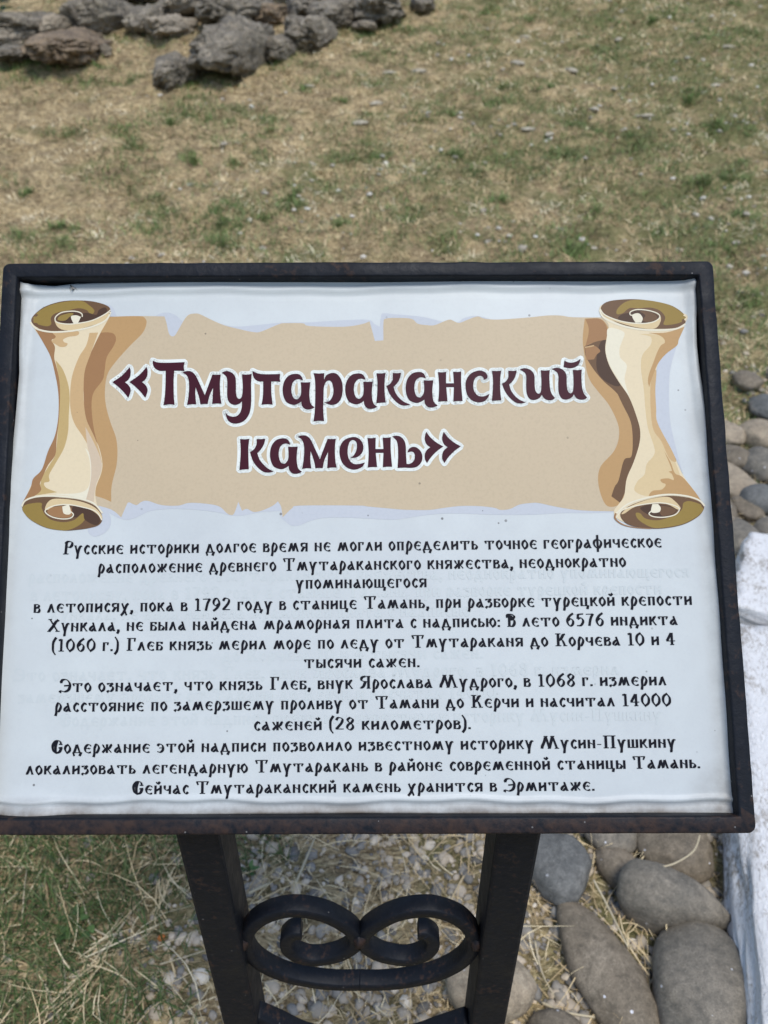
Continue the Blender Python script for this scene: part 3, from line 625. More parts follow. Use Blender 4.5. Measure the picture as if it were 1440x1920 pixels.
# --- body lettering: a broad-pen alphabet, x-height 100
def rd(s):
    out = []
    for part in s.split(';'):
        part = part.strip()
        if part: 
            k = part[0]; v = [float(a) for a in part[1:].replace(',', ' ').split()]
            out.append((k, list(zip(v[0::2], v[1::2]))))
    return out
BOWL = 'C16 54 46 56 64 32 48 6;L4 5 50 5'
GL = {
 'а': (88, 'L44 99 74 4;L36 97 54 97;C56 66 30 50 13 28 17 8 36 9 64 36;L60 4 90 4'),
 'б': (74, 'L14 0 14 100;L4 95 66 95;L64 98 64 74;C16 56 46 58 66 36 60 12 44 6;L4 5 48 5'),
 'в': (76, 'L14 0 14 100;L4 95 44 95;C40 96 58 86 54 66 24 54;C24 54 56 52 68 32 60 10 42 5;L4 5 46 5'),
 'г': (70, 'L14 0 14 100;L2 95 66 95;H60 98 55 68'),
 'д': (108, 'L50 100 82 8;L48 97 20 8;L2 6 106 6;L8 10 22 -34;L100 10 82 -34'),
 'е': (84, 'C78 86 54 97 30 86 14 54 24 18 52 3 82 10;L16 51 76 53;L48 62 64 42;L66 96 82 78'),
 'ж': (124, 'L62 0 62 100;C58 50 34 58 16 92;L6 96 28 84;C66 50 90 58 108 92;L96 84 118 96;L56 54 12 4;L68 54 112 4'),
 'з': (78, 'L8 94 70 94;L66 96 32 60;C30 60 62 58 68 28 46 4 22 8 4 -8;L10 98 12 80'),
 'и': (86, 'L14 0 14 100;L72 0 72 100;L14 36 72 68'),
 'й': (86, 'L14 0 14 100;L72 0 72 100;L14 36 72 68;C22 140 40 118 62 142'),
 'к': (82, 'L14 0 14 100;C16 48 40 58 60 92;L54 90 78 98;L34 62 74 4;L64 4 86 4'),
 'л': (88, 'L44 100 74 4;C44 92 30 44 14 8;L0 5 24 5;L62 4 88 4'),
 'м': (130, 'L42 100 66 4;C42 92 28 40 16 8;L2 5 26 5;L66 10 88 96;L88 100 116 4;L104 4 130 4'),
 'н': (86, 'L14 0 14 100;L72 0 72 100;L14 72 72 38'),
 'о': (76, 'C48 100 18 80 12 42 34 2;C28 0 60 22 66 60 42 100'),
 'п': (86, 'L18 0 18 96;L68 0 68 96;L2 95 84 95'),
 'р': (78, 'C10 -48 18 -10 18 40 20 64;C18 56 34 98 52 94 68 58 52 14 36 2 20 10'),
 'с': (68, 'C62 84 46 98 18 64 20 26 40 2 64 22;L54 98 66 76'),
 'т': (118, 'L60 0 60 96;L4 95 114 95;H8 98 22 68;H110 98 97 68;L46 3 76 3'),
 'у': (92, 'L12 98 40 2;L-2 97 26 97;C88 92 66 82 46 20 40 -46;L70 98 94 86;L36 -30 38 -54'),
 'ф': (112, 'L56 150 56 -46;C54 98 22 82 14 46 36 6 54 4;C58 98 90 82 98 46 76 6 58 4'),
 'х': (92, 'L12 98 68 -42;C86 92 64 72 34 -4 4 -44;L70 98 92 88'),
 'ц': (94, 'L14 4 14 100;L66 4 66 100;L4 6 92 6;L88 10 78 -34'),
 'ч': (84, 'C12 100 14 62 34 44 64 52;L70 0 70 100'),
 'ш': (118, 'L14 4 14 100;L60 4 60 100;L106 4 106 100;L4 6 116 6'),
 'щ': (132, 'L14 4 14 100;L60 4 60 100;L106 4 106 100;L4 6 128 6;L126 10 116 -34'),
 'ы': (106, 'L14 0 14 100;' + BOWL + ';L94 0 94 100'),
 'ь': (72, 'L14 0 14 100;' + BOWL),
 'э': (82, 'C6 86 30 97 56 86 70 52 60 18 34 3 4 12;L24 52 66 54;L4 76 22 96'),
 'ю': (116, 'L14 0 14 100;L14 50 48 50;C88 100 58 80 52 42 74 2;C68 0 100 22 106 60 82 100'),
 'я': (86, 'L72 0 72 100;L36 95 84 95;C50 96 16 88 20 56 66 50;L46 54 14 4;L4 4 28 4'),
 'Р': (118, 'L36 0 44 140;L6 4 72 4;C30 120 60 146 104 140 108 106 84 82 52 86'),
 'Т': (146, 'L74 0 74 140;L4 140 142 140;H10 143 26 102;H136 143 121 102;L44 4 106 4'),
 'Х': (140, 'L26 142 116 4;C126 126 96 116 60 58 18 6;L-2 4 38 4;L92 4 142 4;L6 142 48 142;L104 144 134 124'),
 'В': (96, 'L26 0 26 140;C4 104 6 134 40 142 74 138;C60 142 84 118 58 84 30 80;L48 130 44 84;C34 82 76 80 86 40 66 8 34 5;L2 4 60 4'),
 'Г': (112, 'L38 0 38 140;L8 142 108 142;H100 145 96 104;L8 4 72 4'),
 'К': (138, 'L36 0 36 140;L4 142 66 142;L4 4 70 4;C38 66 68 84 92 128;L82 128 116 136;C50 82 84 66 110 6;L92 4 138 4'),
 'Я': (120, 'L98 0 98 140;L40 142 120 142;C62 142 24 128 26 92 92 78;C62 78 42 28 14 10;L0 8 32 8;L76 4 120 4'),
 'М': (206, 'L60 142 98 4;C56 130 38 72 20 34 14 6;L18 40 14 2;L98 8 134 138;L136 142 182 4;L36 143 82 143;L112 143 158 143;L156 4 206 4;L78 4 112 4'),
 'П': (144, 'L32 0 32 140;L112 0 112 140;L2 142 142 142;L4 4 62 4;L82 4 142 4'),
 'С': (124, 'C108 108 88 142 44 138 14 88 24 26 52 0;C60 140 46 80 50 4;C50 2 92 16 112 64;L82 104 124 100;L80 62 124 66'),
 'Э': (124, 'C14 108 32 140 82 140 116 90 104 28 60 4 20 12 4 -6;L50 72 112 76;L10 130 20 104'),
 '0': (100, 'C62 142 20 110 14 50 46 0;C38 -2 82 34 86 94 52 142'),
 '1': (76, 'L42 0 42 140;L10 128 42 138;L12 4 74 4'),
 '2': (96, 'C10 112 34 142 76 128 72 88 40 44 10 10;L4 10 92 10'),
 '4': (104, 'L66 0 66 140;L60 136 10 48;L4 46 102 46;L44 4 90 4'),
 '5': (92, 'L22 134 86 138;L26 136 20 82;C20 80 60 92 82 54 56 8 8 4'),
 '6': (96, 'C84 146 40 112 14 56 40 2 74 18 80 58 54 84 22 64'),
 '7': (94, 'L4 134 90 136;C86 138 58 84 40 0'),
 '8': (92, 'C48 142 20 120 32 90 68 62 76 26 46 0 16 22 24 56 64 88 74 120 48 142'),
 '9': (96, 'C12 -4 54 30 82 84 56 140 22 122 16 82 42 56 74 76'),
 '.': (28, 'L13 -2 13 20'), ',': (30, 'C16 18 20 2 4 -30;L14 0 14 18'), ':': (28, 'L13 -2 13 20;L13 60 13 82'),
 '(': (46, 'C46 162 16 110 12 50 18 0 44 -40'), ')': (46, 'C0 162 30 110 34 50 28 0 2 -40'), '-': (50, 'L2 44 48 44'), ' ': (62, ''),
}
GL = {k: (a, rd(s)) for k, (a, s) in GL.items()}
SIDE = 19; NIB = R(26)
def text_width(t): return sum(GL[c][0] + (SIDE if c != ' ' else 0) for c in t) - SIDE
def text_line(t, x0, y0, x1, y1, xh, mi, lift, wt=30.0):
    """lay a line between two photo points of its baseline; xh = height of small letters there in photo px"""
    tw = text_width(t); sx = (x1-x0)/tw; sy = xh/100.0
    a = math.atan2(y1-y0, x1-x0); lean = (720-0.5*(x0+x1))*0.0
    cur = 0.0
    for c in t:
        w_, st = GL[c]
        big = c.isupper()
        for kind, pts in st:
            p = cr(pts, False, 5) if (kind == 'C' and len(pts) > 2) else list(pts)
            ws = []
            n = len(p)
            for i in range(n):
                q0, q1 = p[max(i-1, 0)], p[min(i+1, n-1)]
                th = math.atan2(q1[1]-q0[1], q1[0]-q0[0])
                wv = max(abs(math.sin(th+NIB))*wt*(1.12 if big else 1.0), 9.5)   # nib rises to the left
                if kind == 'L' and abs(q1[1]-q0[1]) < 4: wv = 9.5
                if kind == 'H': wv = 17.0 if i else 22.0
                ws.append(wv)
            def put(q, cur=cur):
                gx = (cur+q[0])*sx; gy = q[1]*sy
                fx = x0 + gx
                # letters stand along the sheet's own vertical (perspective of the board)
                lx = (fx-580)/ (y0+9400.0)
                return (fx - gy*lx, y0 + (y1-y0)*(gx/(x1-x0)) - gy)
            ribbon(p, ws, lift, mi, False, put); lift += 0.0000002
        cur += w_ + (SIDE if c != ' ' else 0)
    return sx/sy
BLK = M('black_ink', (28, 30, 40), dirt=0.3, specks=False)
LINES = [
 ('Русские историки долгое время не могли определить точное географическое', 118, 1039.5, 1240, 1026),
 ('расположение древнего Тмутараканского княжества, неоднократно', 184, 1074.5, 1173, 1062.5),
 ('упоминающегося', 555, 1104, 800, 1101),
 ('в летописях, пока в 1792 году в станице Тамань, при разборке турецкой крепости', 64, 1149, 1297, 1134),
 ('Хункала, не была найдена мраморная плита с надписью: В лето 6576 индикта', 90, 1184.5, 1270, 1171.5),
 ('(1060 г.) Глеб князь мерил море по леду от Тмутараканя до Корчева 10 и 4', 98, 1221.5, 1266, 1209),
 ('тысячи сажен.', 570, 1252.5, 787, 1250.5),
 ('Это означает, что князь Глеб, внук Ярослава Мудрого, в 1068 г. измерил', 112, 1297.5, 1249, 1284.5),
 ('расстояние по замерзшему проливу от Тамани до Керчи и насчитал 14000', 103, 1334.5, 1258, 1323),
 ('саженей (28 километров).', 476, 1369.5, 883, 1366.5),
 ('Содержание этой надписи позволило известному историку Мусин-Пушкину', 96, 1412.5, 1267, 1401.5),
 ('локализовать легендарную Тмутаракань в районе современной станицы Тамань.', 48, 1452.5, 1313, 1440),
 ('Сейчас Тмутараканский камень хранится в Эрмитаже.', 248, 1489, 1115, 1482),
]
GHO = M('faded_ink', (197, 210.5, 226), dirt=0.3, specks=False)
lt_ = 0.00016
for t, x0, y0, x1, y1 in (
 ('расположение древнего Тмутараканского княжества, неоднократно упоминающегося', 54, 1093, 1292, 1082),
 ('в летописях, пока в 1792 году в станице Тамань, при разборке турецкой крепости', 58, 1126, 1240, 1114),
 ('Хункала, не была найдена мраморная плита с надписью', 90, 1163, 880, 1155),
 ('до Корчева 10 и 4 тысячи сажен.', 416, 1240, 905, 1234),
 ('Это означает, что князь Глеб, внук Ярослава Мудрого, в 1068 г. измерил', 26, 1277, 1160, 1265),
 ('замерзшему проливу от Тамани до Керчи и насчитал 14000', 34, 1318, 930, 1309),
 ('Содержание этой надписи позволило известному историку Мусин-Пушкину', 112, 1362, 1240, 1350)):
    text_line(t, x0, y0, x1, y1, 15.8, GHO, lt_, 30)
for i, (t, x0, y0, x1, y1) in enumerate(LINES):
    k = text_line(t, x0, y0, x1, y1, 16.2, BLK, 0.0004)
    print('line', i+1, 'stretch %.3f' % k)

nP = len(PV)
gr_att = np.zeros(nP)
for i, (x, y) in enumerate(SV):       # grime settles along the foot and the sides of the sheet
    gb = max(0.0, 1-(1529-y)/42.0)**1.5*1.0
    gs_ = 0.42*max(0.0, 1-abs(x-(1304+(y-506)*0.0815))/45.0) + 0.34*max(0.0, 1-abs(x-(42-max(0, y-560)*0.092))/40.0)
    cor = 0.5*max(0.0, 1-math.hypot(x-1370, y-1500)/90.0)
    gr_att[i] = min(1.0, gb + gs_ + cor + 0.07)
me = mesh_np('banner', [tuple(p) for p in PV], [np.array(PF4), np.array(PF3)], gr_att, PM4 + PM3)
banner = link('banner', me, SHEET_MATS, root)
me.polygons.foreach_set('use_smooth', [m < 2 for m in PM4 + PM3])
banner['label'] = 'white vinyl sheet printed with a parchment scroll and black old style lettering'

# --- legs, ornament, lower bar (upright plane below the board's foot)
u_, v_ = on_board(670, 1550, 0.0); foot = bw(u_, v_, -0.012)
YL = foot.y + 0.004                   # front face of the legs
def on_up(px, py, y):                 # point of the upright plane y = const
    d = ray(px, py); t = y/d.y
    return CP + d*t
def bevel_box(name, lo, hi, bev=0.003):
    bm = bmesh.new(); bmesh.ops.create_cube(bm, size=1.0)
    for v in bm.verts: v.co = Vector([lo[k] + (v.co[k]+0.5)*(hi[k]-lo[k]) for k in range(3)])
    bmesh.ops.bevel(bm, geom=bm.edges[:], offset=bev, segments=2, affect='EDGES', profile=0.5)
    m = bpy.data.meshes.new(name); bm.to_mesh(m); bm.free(); return m
LD = 0.046
for xa, xb in ((329, 411), (931, 1015)):
    a = on_up(xa, 1572, YL); b = on_up(xb, 1572, YL)
    ztop = foot.z + 0.012
    o = link('leg', bevel_box('leg', (a.x, YL, terrain(a.x, YL)-0.02), (b.x, YL+LD, ztop), 0.0035), IRON, root, smooth=False)
YO = YL + 0.018
def bar_sweep(name, path3, t, dep, yaw=Vector((0, 1, 0))):
    """square bar along a path lying in an upright plane; t in plane, dep across"""
    n = len(path3); V = []; Fq = []
    for i in range(n):
        a = path3[max(i-1, 0)]; b = path3[min(i+1, n-1)]
        d = (b-a).normalized(); s = d.cross(yaw).normalized()
        p = path3[i]; jt = t*(1+0.06*mnoise.noise(p*60))
        c = 0.15
        for su, sv in ((-1, -1+c), (-1, 1-c), (-1+c, 1), (1-c, 1), (1, 1-c), (1, -1+c), (1-c, -1), (-1+c, -1)):
            V.append(p + s*(su*jt/2) + yaw*(sv*dep/2))
    for i in range(n-1):
        for k in range(8): Fq.append((i*8+k, i*8+(k+1) % 8, (i+1)*8+(k+1) % 8, (i+1)*8+k))
    cap = [tuple(range(7, -1, -1)), tuple((n-1)*8+k for k in range(8))]
    return V, Fq, cap
def sweeps(name, paths, t, dep):
    V = []; Q = []; C8 = []
    for p in paths:
        v, q, c = bar_sweep(name, p, t, dep); o = len(V)
        V += [tuple(x) for x in v]; Q += [tuple(i+o for i in f) for f in q]; C8 += [tuple(i+o for i in f) for f in c]
    return mesh_np(name, V, [np.array(Q), np.array(C8)])
cl = [(706, 764), (600, 764), (480, 752), (340, 720), (225, 662), (165, 590), (172, 512), (240, 446), (360, 408), (490, 418), (590, 455), (672, 512), (686, 570), (612, 622), (500, 645), (420, 632), (365, 595), (355, 550), (385, 520), (425, 516)]
ZX = lambda p: (400 + p[0]/2.571, 1540 + p[1]/2.571)
lp = [on_up(*ZX(p), YO) for p in cl]
rp = [on_up(*ZX((1412-p[0], p[1]+(p[0]-706)*0.0)), YO) for p in cl]
sm2 = lambda P: [Vector(q) for q in cr([tuple(p) for p in P], False, 12)]
sm = lambda P: [Vector(q) for q in cr([tuple(p) for p in P], False, 6)]
link('scroll_ornament', sweeps('scroll_ornament', [sm2(lp), sm2(rp)], 0.0128, 0.0165), IRON, root)
for wx, wy in ((148, 560), (706, 545), (1264, 560)):
    c = on_up(*ZX((wx, wy)), YO); wm = rock_mesh('weld_bead', 0.0065, 0.0092, 0.0105, 0.25, wx*0.1, 2.0, 3)
    wo = link('weld_bead', wm, RUST, root); wo.location = c + Vector((0, -0.004, 0.002))
# lower bar
cb = [(478, 1890), (520, 1908), (580, 1934), (675, 1950), (775, 1936), (835, 1916), (878, 1902)]
link('cross_bar', sweeps('cross_bar', [sm([on_up(x, y+6, YO) for x, y in cb])], 0.0155, 0.019), IRON, root)

# ================================================================== STONES
def stone(name, px, py, wpx, hpx, mats, label, cat, group, rough=0.12, rot=0.0, kz=0.62, seed=1, up=0.45, **kw):
    p, t = ground_at(px, py)
    sx = wpx*t/F/2; av = hpx*t/F/2
    phi = math.asin(max(0.05, (CAMZ-p.z)/((p-CP).length)))
    sz = min(kz*sx, 0.9*av/math.cos(phi)) if av < kz*sx*math.cos(phi)*1.1 else kz*sx
    sy = math.sqrt(max((av*av-(sz*math.cos(phi))**2), (0.30*sx)**2))/math.sin(phi)
    sy = min(max(sy, 0.5*sx), 2.2*sx)
    p, t = ground_at(px, py, sz*up)
    o = link(name, rock_mesh(name, sx, sy, sz, rough, seed, **kw), mats)
    o.location = (p.x, p.y, terrain(p.x, p.y) + sz*up); o.rotation_euler = (0, 0, rot)
    tag(o, label, cat, group)
    return o
COB_G = stone_mat('river_stone_grey', (0.146, 0.132, 0.105), (0.219, 0.188, 0.142), (0.292, 0.252, 0.192), 0.9)
COB_B = stone_mat('river_stone_brown', (0.148, 0.119, 0.079), (0.222, 0.178, 0.123), (0.297, 0.245, 0.175), 0.9)
COB_S = stone_mat('river_stone_slate', (0.107, 0.105, 0.096), (0.163, 0.161, 0.145), (0.226, 0.216, 0.191), 0.7)
COB_L = stone_mat('river_stone_pale', (0.269, 0.214, 0.146), (0.382, 0.302, 0.205), (0.495, 0.403, 0.283), 0.3)
CG = 'rounded cobbles laid along the edge of the bed'
cobs = [  # px, py, w, h, material, rot, seed, label, extra
 (1046, 1628, 128, 135, COB_S, 0.5, 3, 'blue grey angular cobble tucked against the right leg', dict(box=0.3, taper=0.55)),
 (1143, 1562, 100, 90, COB_G, 0.1, 4, 'grey cobble half hidden under the frame left of the brown rounded one', {}),
 (1160, 1626, 78, 88, COB_B, 0.2, 5, 'small dark brown cobble wedged between the slate stone and the pointed stone', {}),
 (1258, 1590, 136, 135, COB_B, 0.1, 6, 'brown rounded cobble beside the whitewashed rock, with a dry stalk over it', {}),
 (1262, 1700, 222, 118, COB_G, -0.34, 7, 'broad grey brown cobble tapering to a point toward the whitewashed rock', dict(box=0.15, taper=0.6)),
 (1326, 1872, 216, 240, COB_G, -0.30, 8, 'large speckled grey cobble in the lower right corner', {}),
 (1132, 1828, 128, 330, COB_B, 0.40, 9, 'long tan cobble, the largest, lying left of the speckled grey one', {}),
 (920, 1862, 170, 118, COB_L, 0.1, 10, 'pale grey cobble seen behind the foot of the right leg', {}),
 (1040, 1950, 110, 90, COB_B, 0.0, 11, 'brown cobble at the bottom edge left of the long tan one', {}),
 (845, 1925, 70, 40, COB_L, 0.0, 12, 'flat brownish cobble at the bottom edge between the legs', {}),
 (1440, 768, 66, 52, COB_S, 0.0, 13, 'dark grey cobble farthest back along the bed', {}),
 (1424, 822, 84, 58, COB_L, 0.1, 14, 'pinkish beige cobble behind the sign on the right', {}),
 (1362, 815, 60, 50, COB_L, 0.3, 15, 'pale cobble touching the right side of the frame, nearest the gravel', {}),
 (1430, 878, 86, 66, COB_G, 0.0, 16, 'smooth grey cobble below the pinkish beige one', {}),
 (1372, 905, 74, 120, COB_L, 0.25, 17, 'tall pale cobble standing close along the right side of the frame', {}),
 (1432, 944, 96, 64, COB_S, -0.1, 18, 'wet looking dark cobble just above the whitewashed rock', {}),
 (1392, 1012, 70, 92, COB_G, 0.0, 19, 'grey cobble squeezed between the frame and the whitewashed rock', {}),
 (1400, 720, 54, 40, COB_B, 0.0, 23, 'small brown cobble at the far end of the bed', {}),
 (1462, 716, 60, 44, COB_G, 0.0, 24, 'grey cobble at the far end of the bed, cut by the photo edge', {}),
 (1466, 900, 70, 60, COB_B, 0.0, 25, 'brown cobble right of the smooth grey one', {}),
 (1470, 838, 62, 56, COB_L, 0.0, 26, 'pale cobble right of the pinkish beige one', {}),
 (1378, 862, 60, 48, COB_B, 0.2, 27, 'brown cobble between the two pale ones beside the frame', {}),
 (1398, 955, 56, 50, COB_B, 0.2, 28, 'brown cobble under the tall pale one', {}),
 (1445, 1000, 70, 50, COB_G, 0.2, 29, 'grey cobble lying against the far end of the whitewash', {}),
 (1330, 960, 90, 80, COB_B, 0.0, 20, 'brown cobble mostly hidden by the right bar of the frame', {}),
]
for px, py, w_, h_, m_, rt, sd, lb_, kw in cobs:
    stone('cobble', px, py, w_*0.99, h_*1.0, m_, lb_, 'stone', CG, rough=0.13, rot=rt, seed=sd, freq=0.9, kz=0.6, facets=2, soft=0.6, **kw)

# whitewashed kerb rocks
WR = white_rock_mat()
def wrock(cx, cy, sx, sy, sz, rot, seed, label):
    o = link('whitewashed_rock', rock_mesh('whitewashed_rock', sx, sy, sz, 0.04, seed, 1.1, 6, 0.025, box=0.82), WR)
    o.location = (cx, cy, terrain(cx, cy) + sz*0.45); o.rotation_euler = (0, 0, rot)
    tag(o, label, 'rock', 'whitewashed rocks edging the bed')
wrock(0.985, 0.77, 0.34, 0.64, 0.085, -0.32, 21, 'long whitewashed kerb rock in the lower right, nearer of the two')
wrock(1.27, 1.50, 0.36, 0.20, 0.085, -0.50, 22, 'whitewashed kerb rock beyond the long one, below the wet dark cobble')

# boulders on the slope
BO_G = stone_mat('weathered_limestone', (0.140, 0.116, 0.080), (0.366, 0.307, 0.219), (0.822, 0.691, 0.500), 0, 0.9, 0.95, pits=0.03)
BO_B = stone_mat('brown_limestone', (0.139, 0.095, 0.061), (0.347, 0.244, 0.147), (0.647, 0.464, 0.285), 0, 0.55, 0.95, pits=0.03)
BO_P = stone_mat('pale_limestone', (0.253, 0.209, 0.150), (0.427, 0.349, 0.250), (0.633, 0.515, 0.368), 0, 0.55, 0.95, pits=0.02)
BGP = 'rough boulders heaped on the slope'
bl = [
 (446, 96, 126, 96, BO_G, 'largest grey boulder, broad and pitted, in front of the heap'),
 (330, 137, 66, 62, BO_G, 'small dark boulder lying alone on the dry grass, nearest of the heap'),
 (128, 92, 130, 64, BO_B, 'long brown boulder in front at the left of the heap'),
 (205, 38, 80, 72, BO_G, 'round grey boulder standing upright behind the long brown one'),
 (146, 32, 56, 58, BO_G, 'dark boulder just left of the upright round one'),
 (583, 64, 92, 70, BO_G, 'grey boulder with ochre patches right of the largest one'),
 (440, 24, 120, 58, BO_G, 'wide boulder directly behind the largest one'),
 (345, 12, 88, 48, BO_P, 'pale flat boulder at the top edge left of the wide one'),
 (318, 52, 74, 44, BO_P, 'low pale boulder lying in front of the flat one'),
 (278, 42, 66, 62, BO_G, 'shaded boulder between the upright round one and the low pale one'),
 (60, 50, 104, 48, BO_G, 'boulder at the far left behind the long brown one'),
 (108, 52, 48, 42, BO_P, 'small pale boulder leaning on the far left one'),
 (18, 76, 66, 34, BO_P, 'pale slab at the left edge of the heap'),
 (30, 101, 76, 30, BO_G, 'low grey slab half sunk in grass under the pale slab'),
 (527, 92, 50, 46, BO_G, 'small grey boulder wedged right of the largest one'),
 (628, 26, 84, 56, BO_G, 'rugged boulder behind the one with ochre patches'),
 (566, 16, 66, 46, BO_G, 'shaded boulder at the top left of the rugged one'),
 (681, 48, 42, 20, BO_P, 'small pale stone lying right of the rugged boulder'),
 (705, 14, 104, 60, BO_G, 'big dark boulder at the right end of the heap'),
 (792, 10, 46, 28, BO_G, 'last low boulder beyond the right end of the heap'),
 (197, 96, 26, 26, BO_P, 'fist sized stone at the right end of the long brown boulder'),
 (508, 30, 52, 40, BO_B, 'ochre stone sunk between the wide boulder and the rugged one'),
 (250, -22, 120, 60, BO_G, 'boulder of the upper row behind the upright round one'),
 (420, -32, 130, 56, BO_B, 'boulder of the upper row behind the wide one'),
 (590, -34, 120, 60, BO_G, 'boulder of the upper row behind the rugged one'),
]
for i, (px, py, w_, h_, m_, lb_) in enumerate(bl):
    stone('boulder', px, py, w_*0.97, h_*0.98, m_, lb_, 'boulder', BGP, rough=0.27, rot=random.uniform(-0.3, 0.3), seed=40+i*1.7, freq=1.5, ridged=0.2, kz=1.0, box=0.22, up=0.45, sub=5, facets=4, soft=0.4)

PALE = stone_mat('bleached_stone', (0.380, 0.326, 0.236), (0.494, 0.431, 0.319), (0.608, 0.537, 0.410))
# pale stones strewn over the grass
pale = [(985, 70), (1070, 133), (785, 135), (730, 138), (1150, 170), (1262, 150), (1365, 90), (992, 245), (1160, 76), (970, 120), (1215, 220), (675, 233), (420, 275), (580, 165), (1272, 470), (1115, 205), (706, 196), (1030, 255), (1340, 165)]
spots_words = ['near the top', 'in mid slope', 'left of the middle of the slope', 'below the right end of the boulders', 'right of the middle', 'toward the right edge', 'at the upper right', 'in the centre of the slope', 'at the top right of centre', 'above the centre', 'low on the right', 'left of centre below the boulders', 'below the largest boulder', 'right of the largest boulder', 'just above the right end of the frame', 'on the right half', 'left of the green patch', 'beside a bare patch', 'by the right edge of the grass']
for i, (px, py) in enumerate(pale):
    wd = random.uniform(9, 17)
    stone('pale_stone', px, py, wd, wd*0.7, PALE, 'small whitish stone lying in the dry grass ' + spots_words[i], 'stone', 'whitish stones strewn over the dry grass', rough=0.2, seed=90+i, rot=random.uniform(0, 3), sub=3, freq=1.3, up=0.3)

# ================================================================== GRAVEL, STRAW, GRASS (too many to count)
def ico():
    bm = bmesh.new(); bmesh.ops.create_icosphere(bm, subdivisions=2, radius=1.0)
    v = np.array([x.co[:] for x in bm.verts]); f = np.array([[y.index for y in x.verts] for x in bm.faces]); bm.free(); return v, f
IV, IF = ico()
def pebbles(n, pos_fn, smin, smax):
    Vs = []; Fs = []; T = []
    for i in range(n):
        x, y = pos_fn()
        s = smin*(smax/smin)**(RNG.random()**1.6)
        sc = np.array([s, s*RNG.uniform(0.55, 0.95), s*RNG.uniform(0.35, 0.7)])
        a = RNG.uniform(0, 2*PI); ca, sa = math.cos(a), math.sin(a)
        off = RNG.uniform(0, 50, 3)
        d = 1 + 0.42*np.array([mnoise.noise(Vector(q*1.5+off)) for q in IV])
        v = IV*d[:, None]*sc
        tl = RNG.normal(0, 0.25); v = np.stack([v[:, 0], v[:, 1]*math.cos(tl)-v[:, 2]*math.sin(tl), v[:, 1]*math.sin(tl)+v[:, 2]*math.cos(tl)], -1)
        v = np.stack([v[:, 0]*ca-v[:, 1]*sa, v[:, 0]*sa+v[:, 1]*ca, v[:, 2]], -1) + np.array([x, y, terrain(x, y)+sc[2]*RNG.uniform(0.0, 0.7)])
        Fs.append(IF + len(Vs)*len(IV)); Vs.append(v); T.append(np.full(len(IV), RNG.random()))
    return np.concatenate(Vs), np.concatenate(Fs), np.concatenate(T)
def near_spot():
    while True:
        x = RNG.uniform(-0.75, 0.95); y = RNG.uniform(0.45, 1.35)
        g = mnoise.noise((x*2.2, y*2.2, 5.0))
        if RNG.random() < min(1, max(0.06, (x+0.42)*3.0 + g)): return x, y
def back_spot():
    while True:
        y = RNG.uniform(1.3, 3.6); x = RNG.uniform(-0.2, 2.6)
        if RNG.random() < min(1, max(0.05, (x-0.35*y+0.3)*1.2)) * (1.0 if y < 3.0 else 0.35): return x, y
v1, f1, t1 = pebbles(6000, near_spot, 0.0035, 0.015)
v2, f2, t2 = pebbles(1500, back_spot, 0.007, 0.022)
def grit_spot():
    while True:
        y = RNG.uniform(2.2, 9.5); x = RNG.uniform(-0.6, 1.0)*(0.6+0.55*y)
        if mnoise.noise((x*1.3, y*1.3, 9.9)) + 0.12*x > RNG.uniform(-0.1, 0.6): return x, y
v3, f3, t3 = pebbles(1100, grit_spot, 0.006, 0.026)
tag(link('grit', mesh_np('grit', v3, [f3], t3), tone_mat('grit', [(0.0, (0.30, 0.26, 0.20)), (0.5, (0.52, 0.46, 0.37)), (1.0, (0.72, 0.68, 0.60))], 0.85), smooth=True), 'pale grit sprinkled through the dry grass of the slope', 'grit', kind='stuff')
gvl = link('gravel', mesh_np('gravel', np.concatenate([v1, v2]), [np.concatenate([f1, f2+len(v1)])], np.concatenate([t1, t2])),
           tone_mat('gravel', [(0.0, (0.131, 0.120, 0.102)), (0.25, (0.249, 0.234, 0.207)), (0.5, (0.381, 0.328, 0.255)), (0.75, (0.525, 0.432, 0.313)), (0.95, (0.616, 0.518, 0.389)), (1.0, (0.787, 0.700, 0.558))], 0.8))
tag(gvl, 'loose grey and tan gravel between the legs and along the cobbles', 'gravel', kind='stuff')

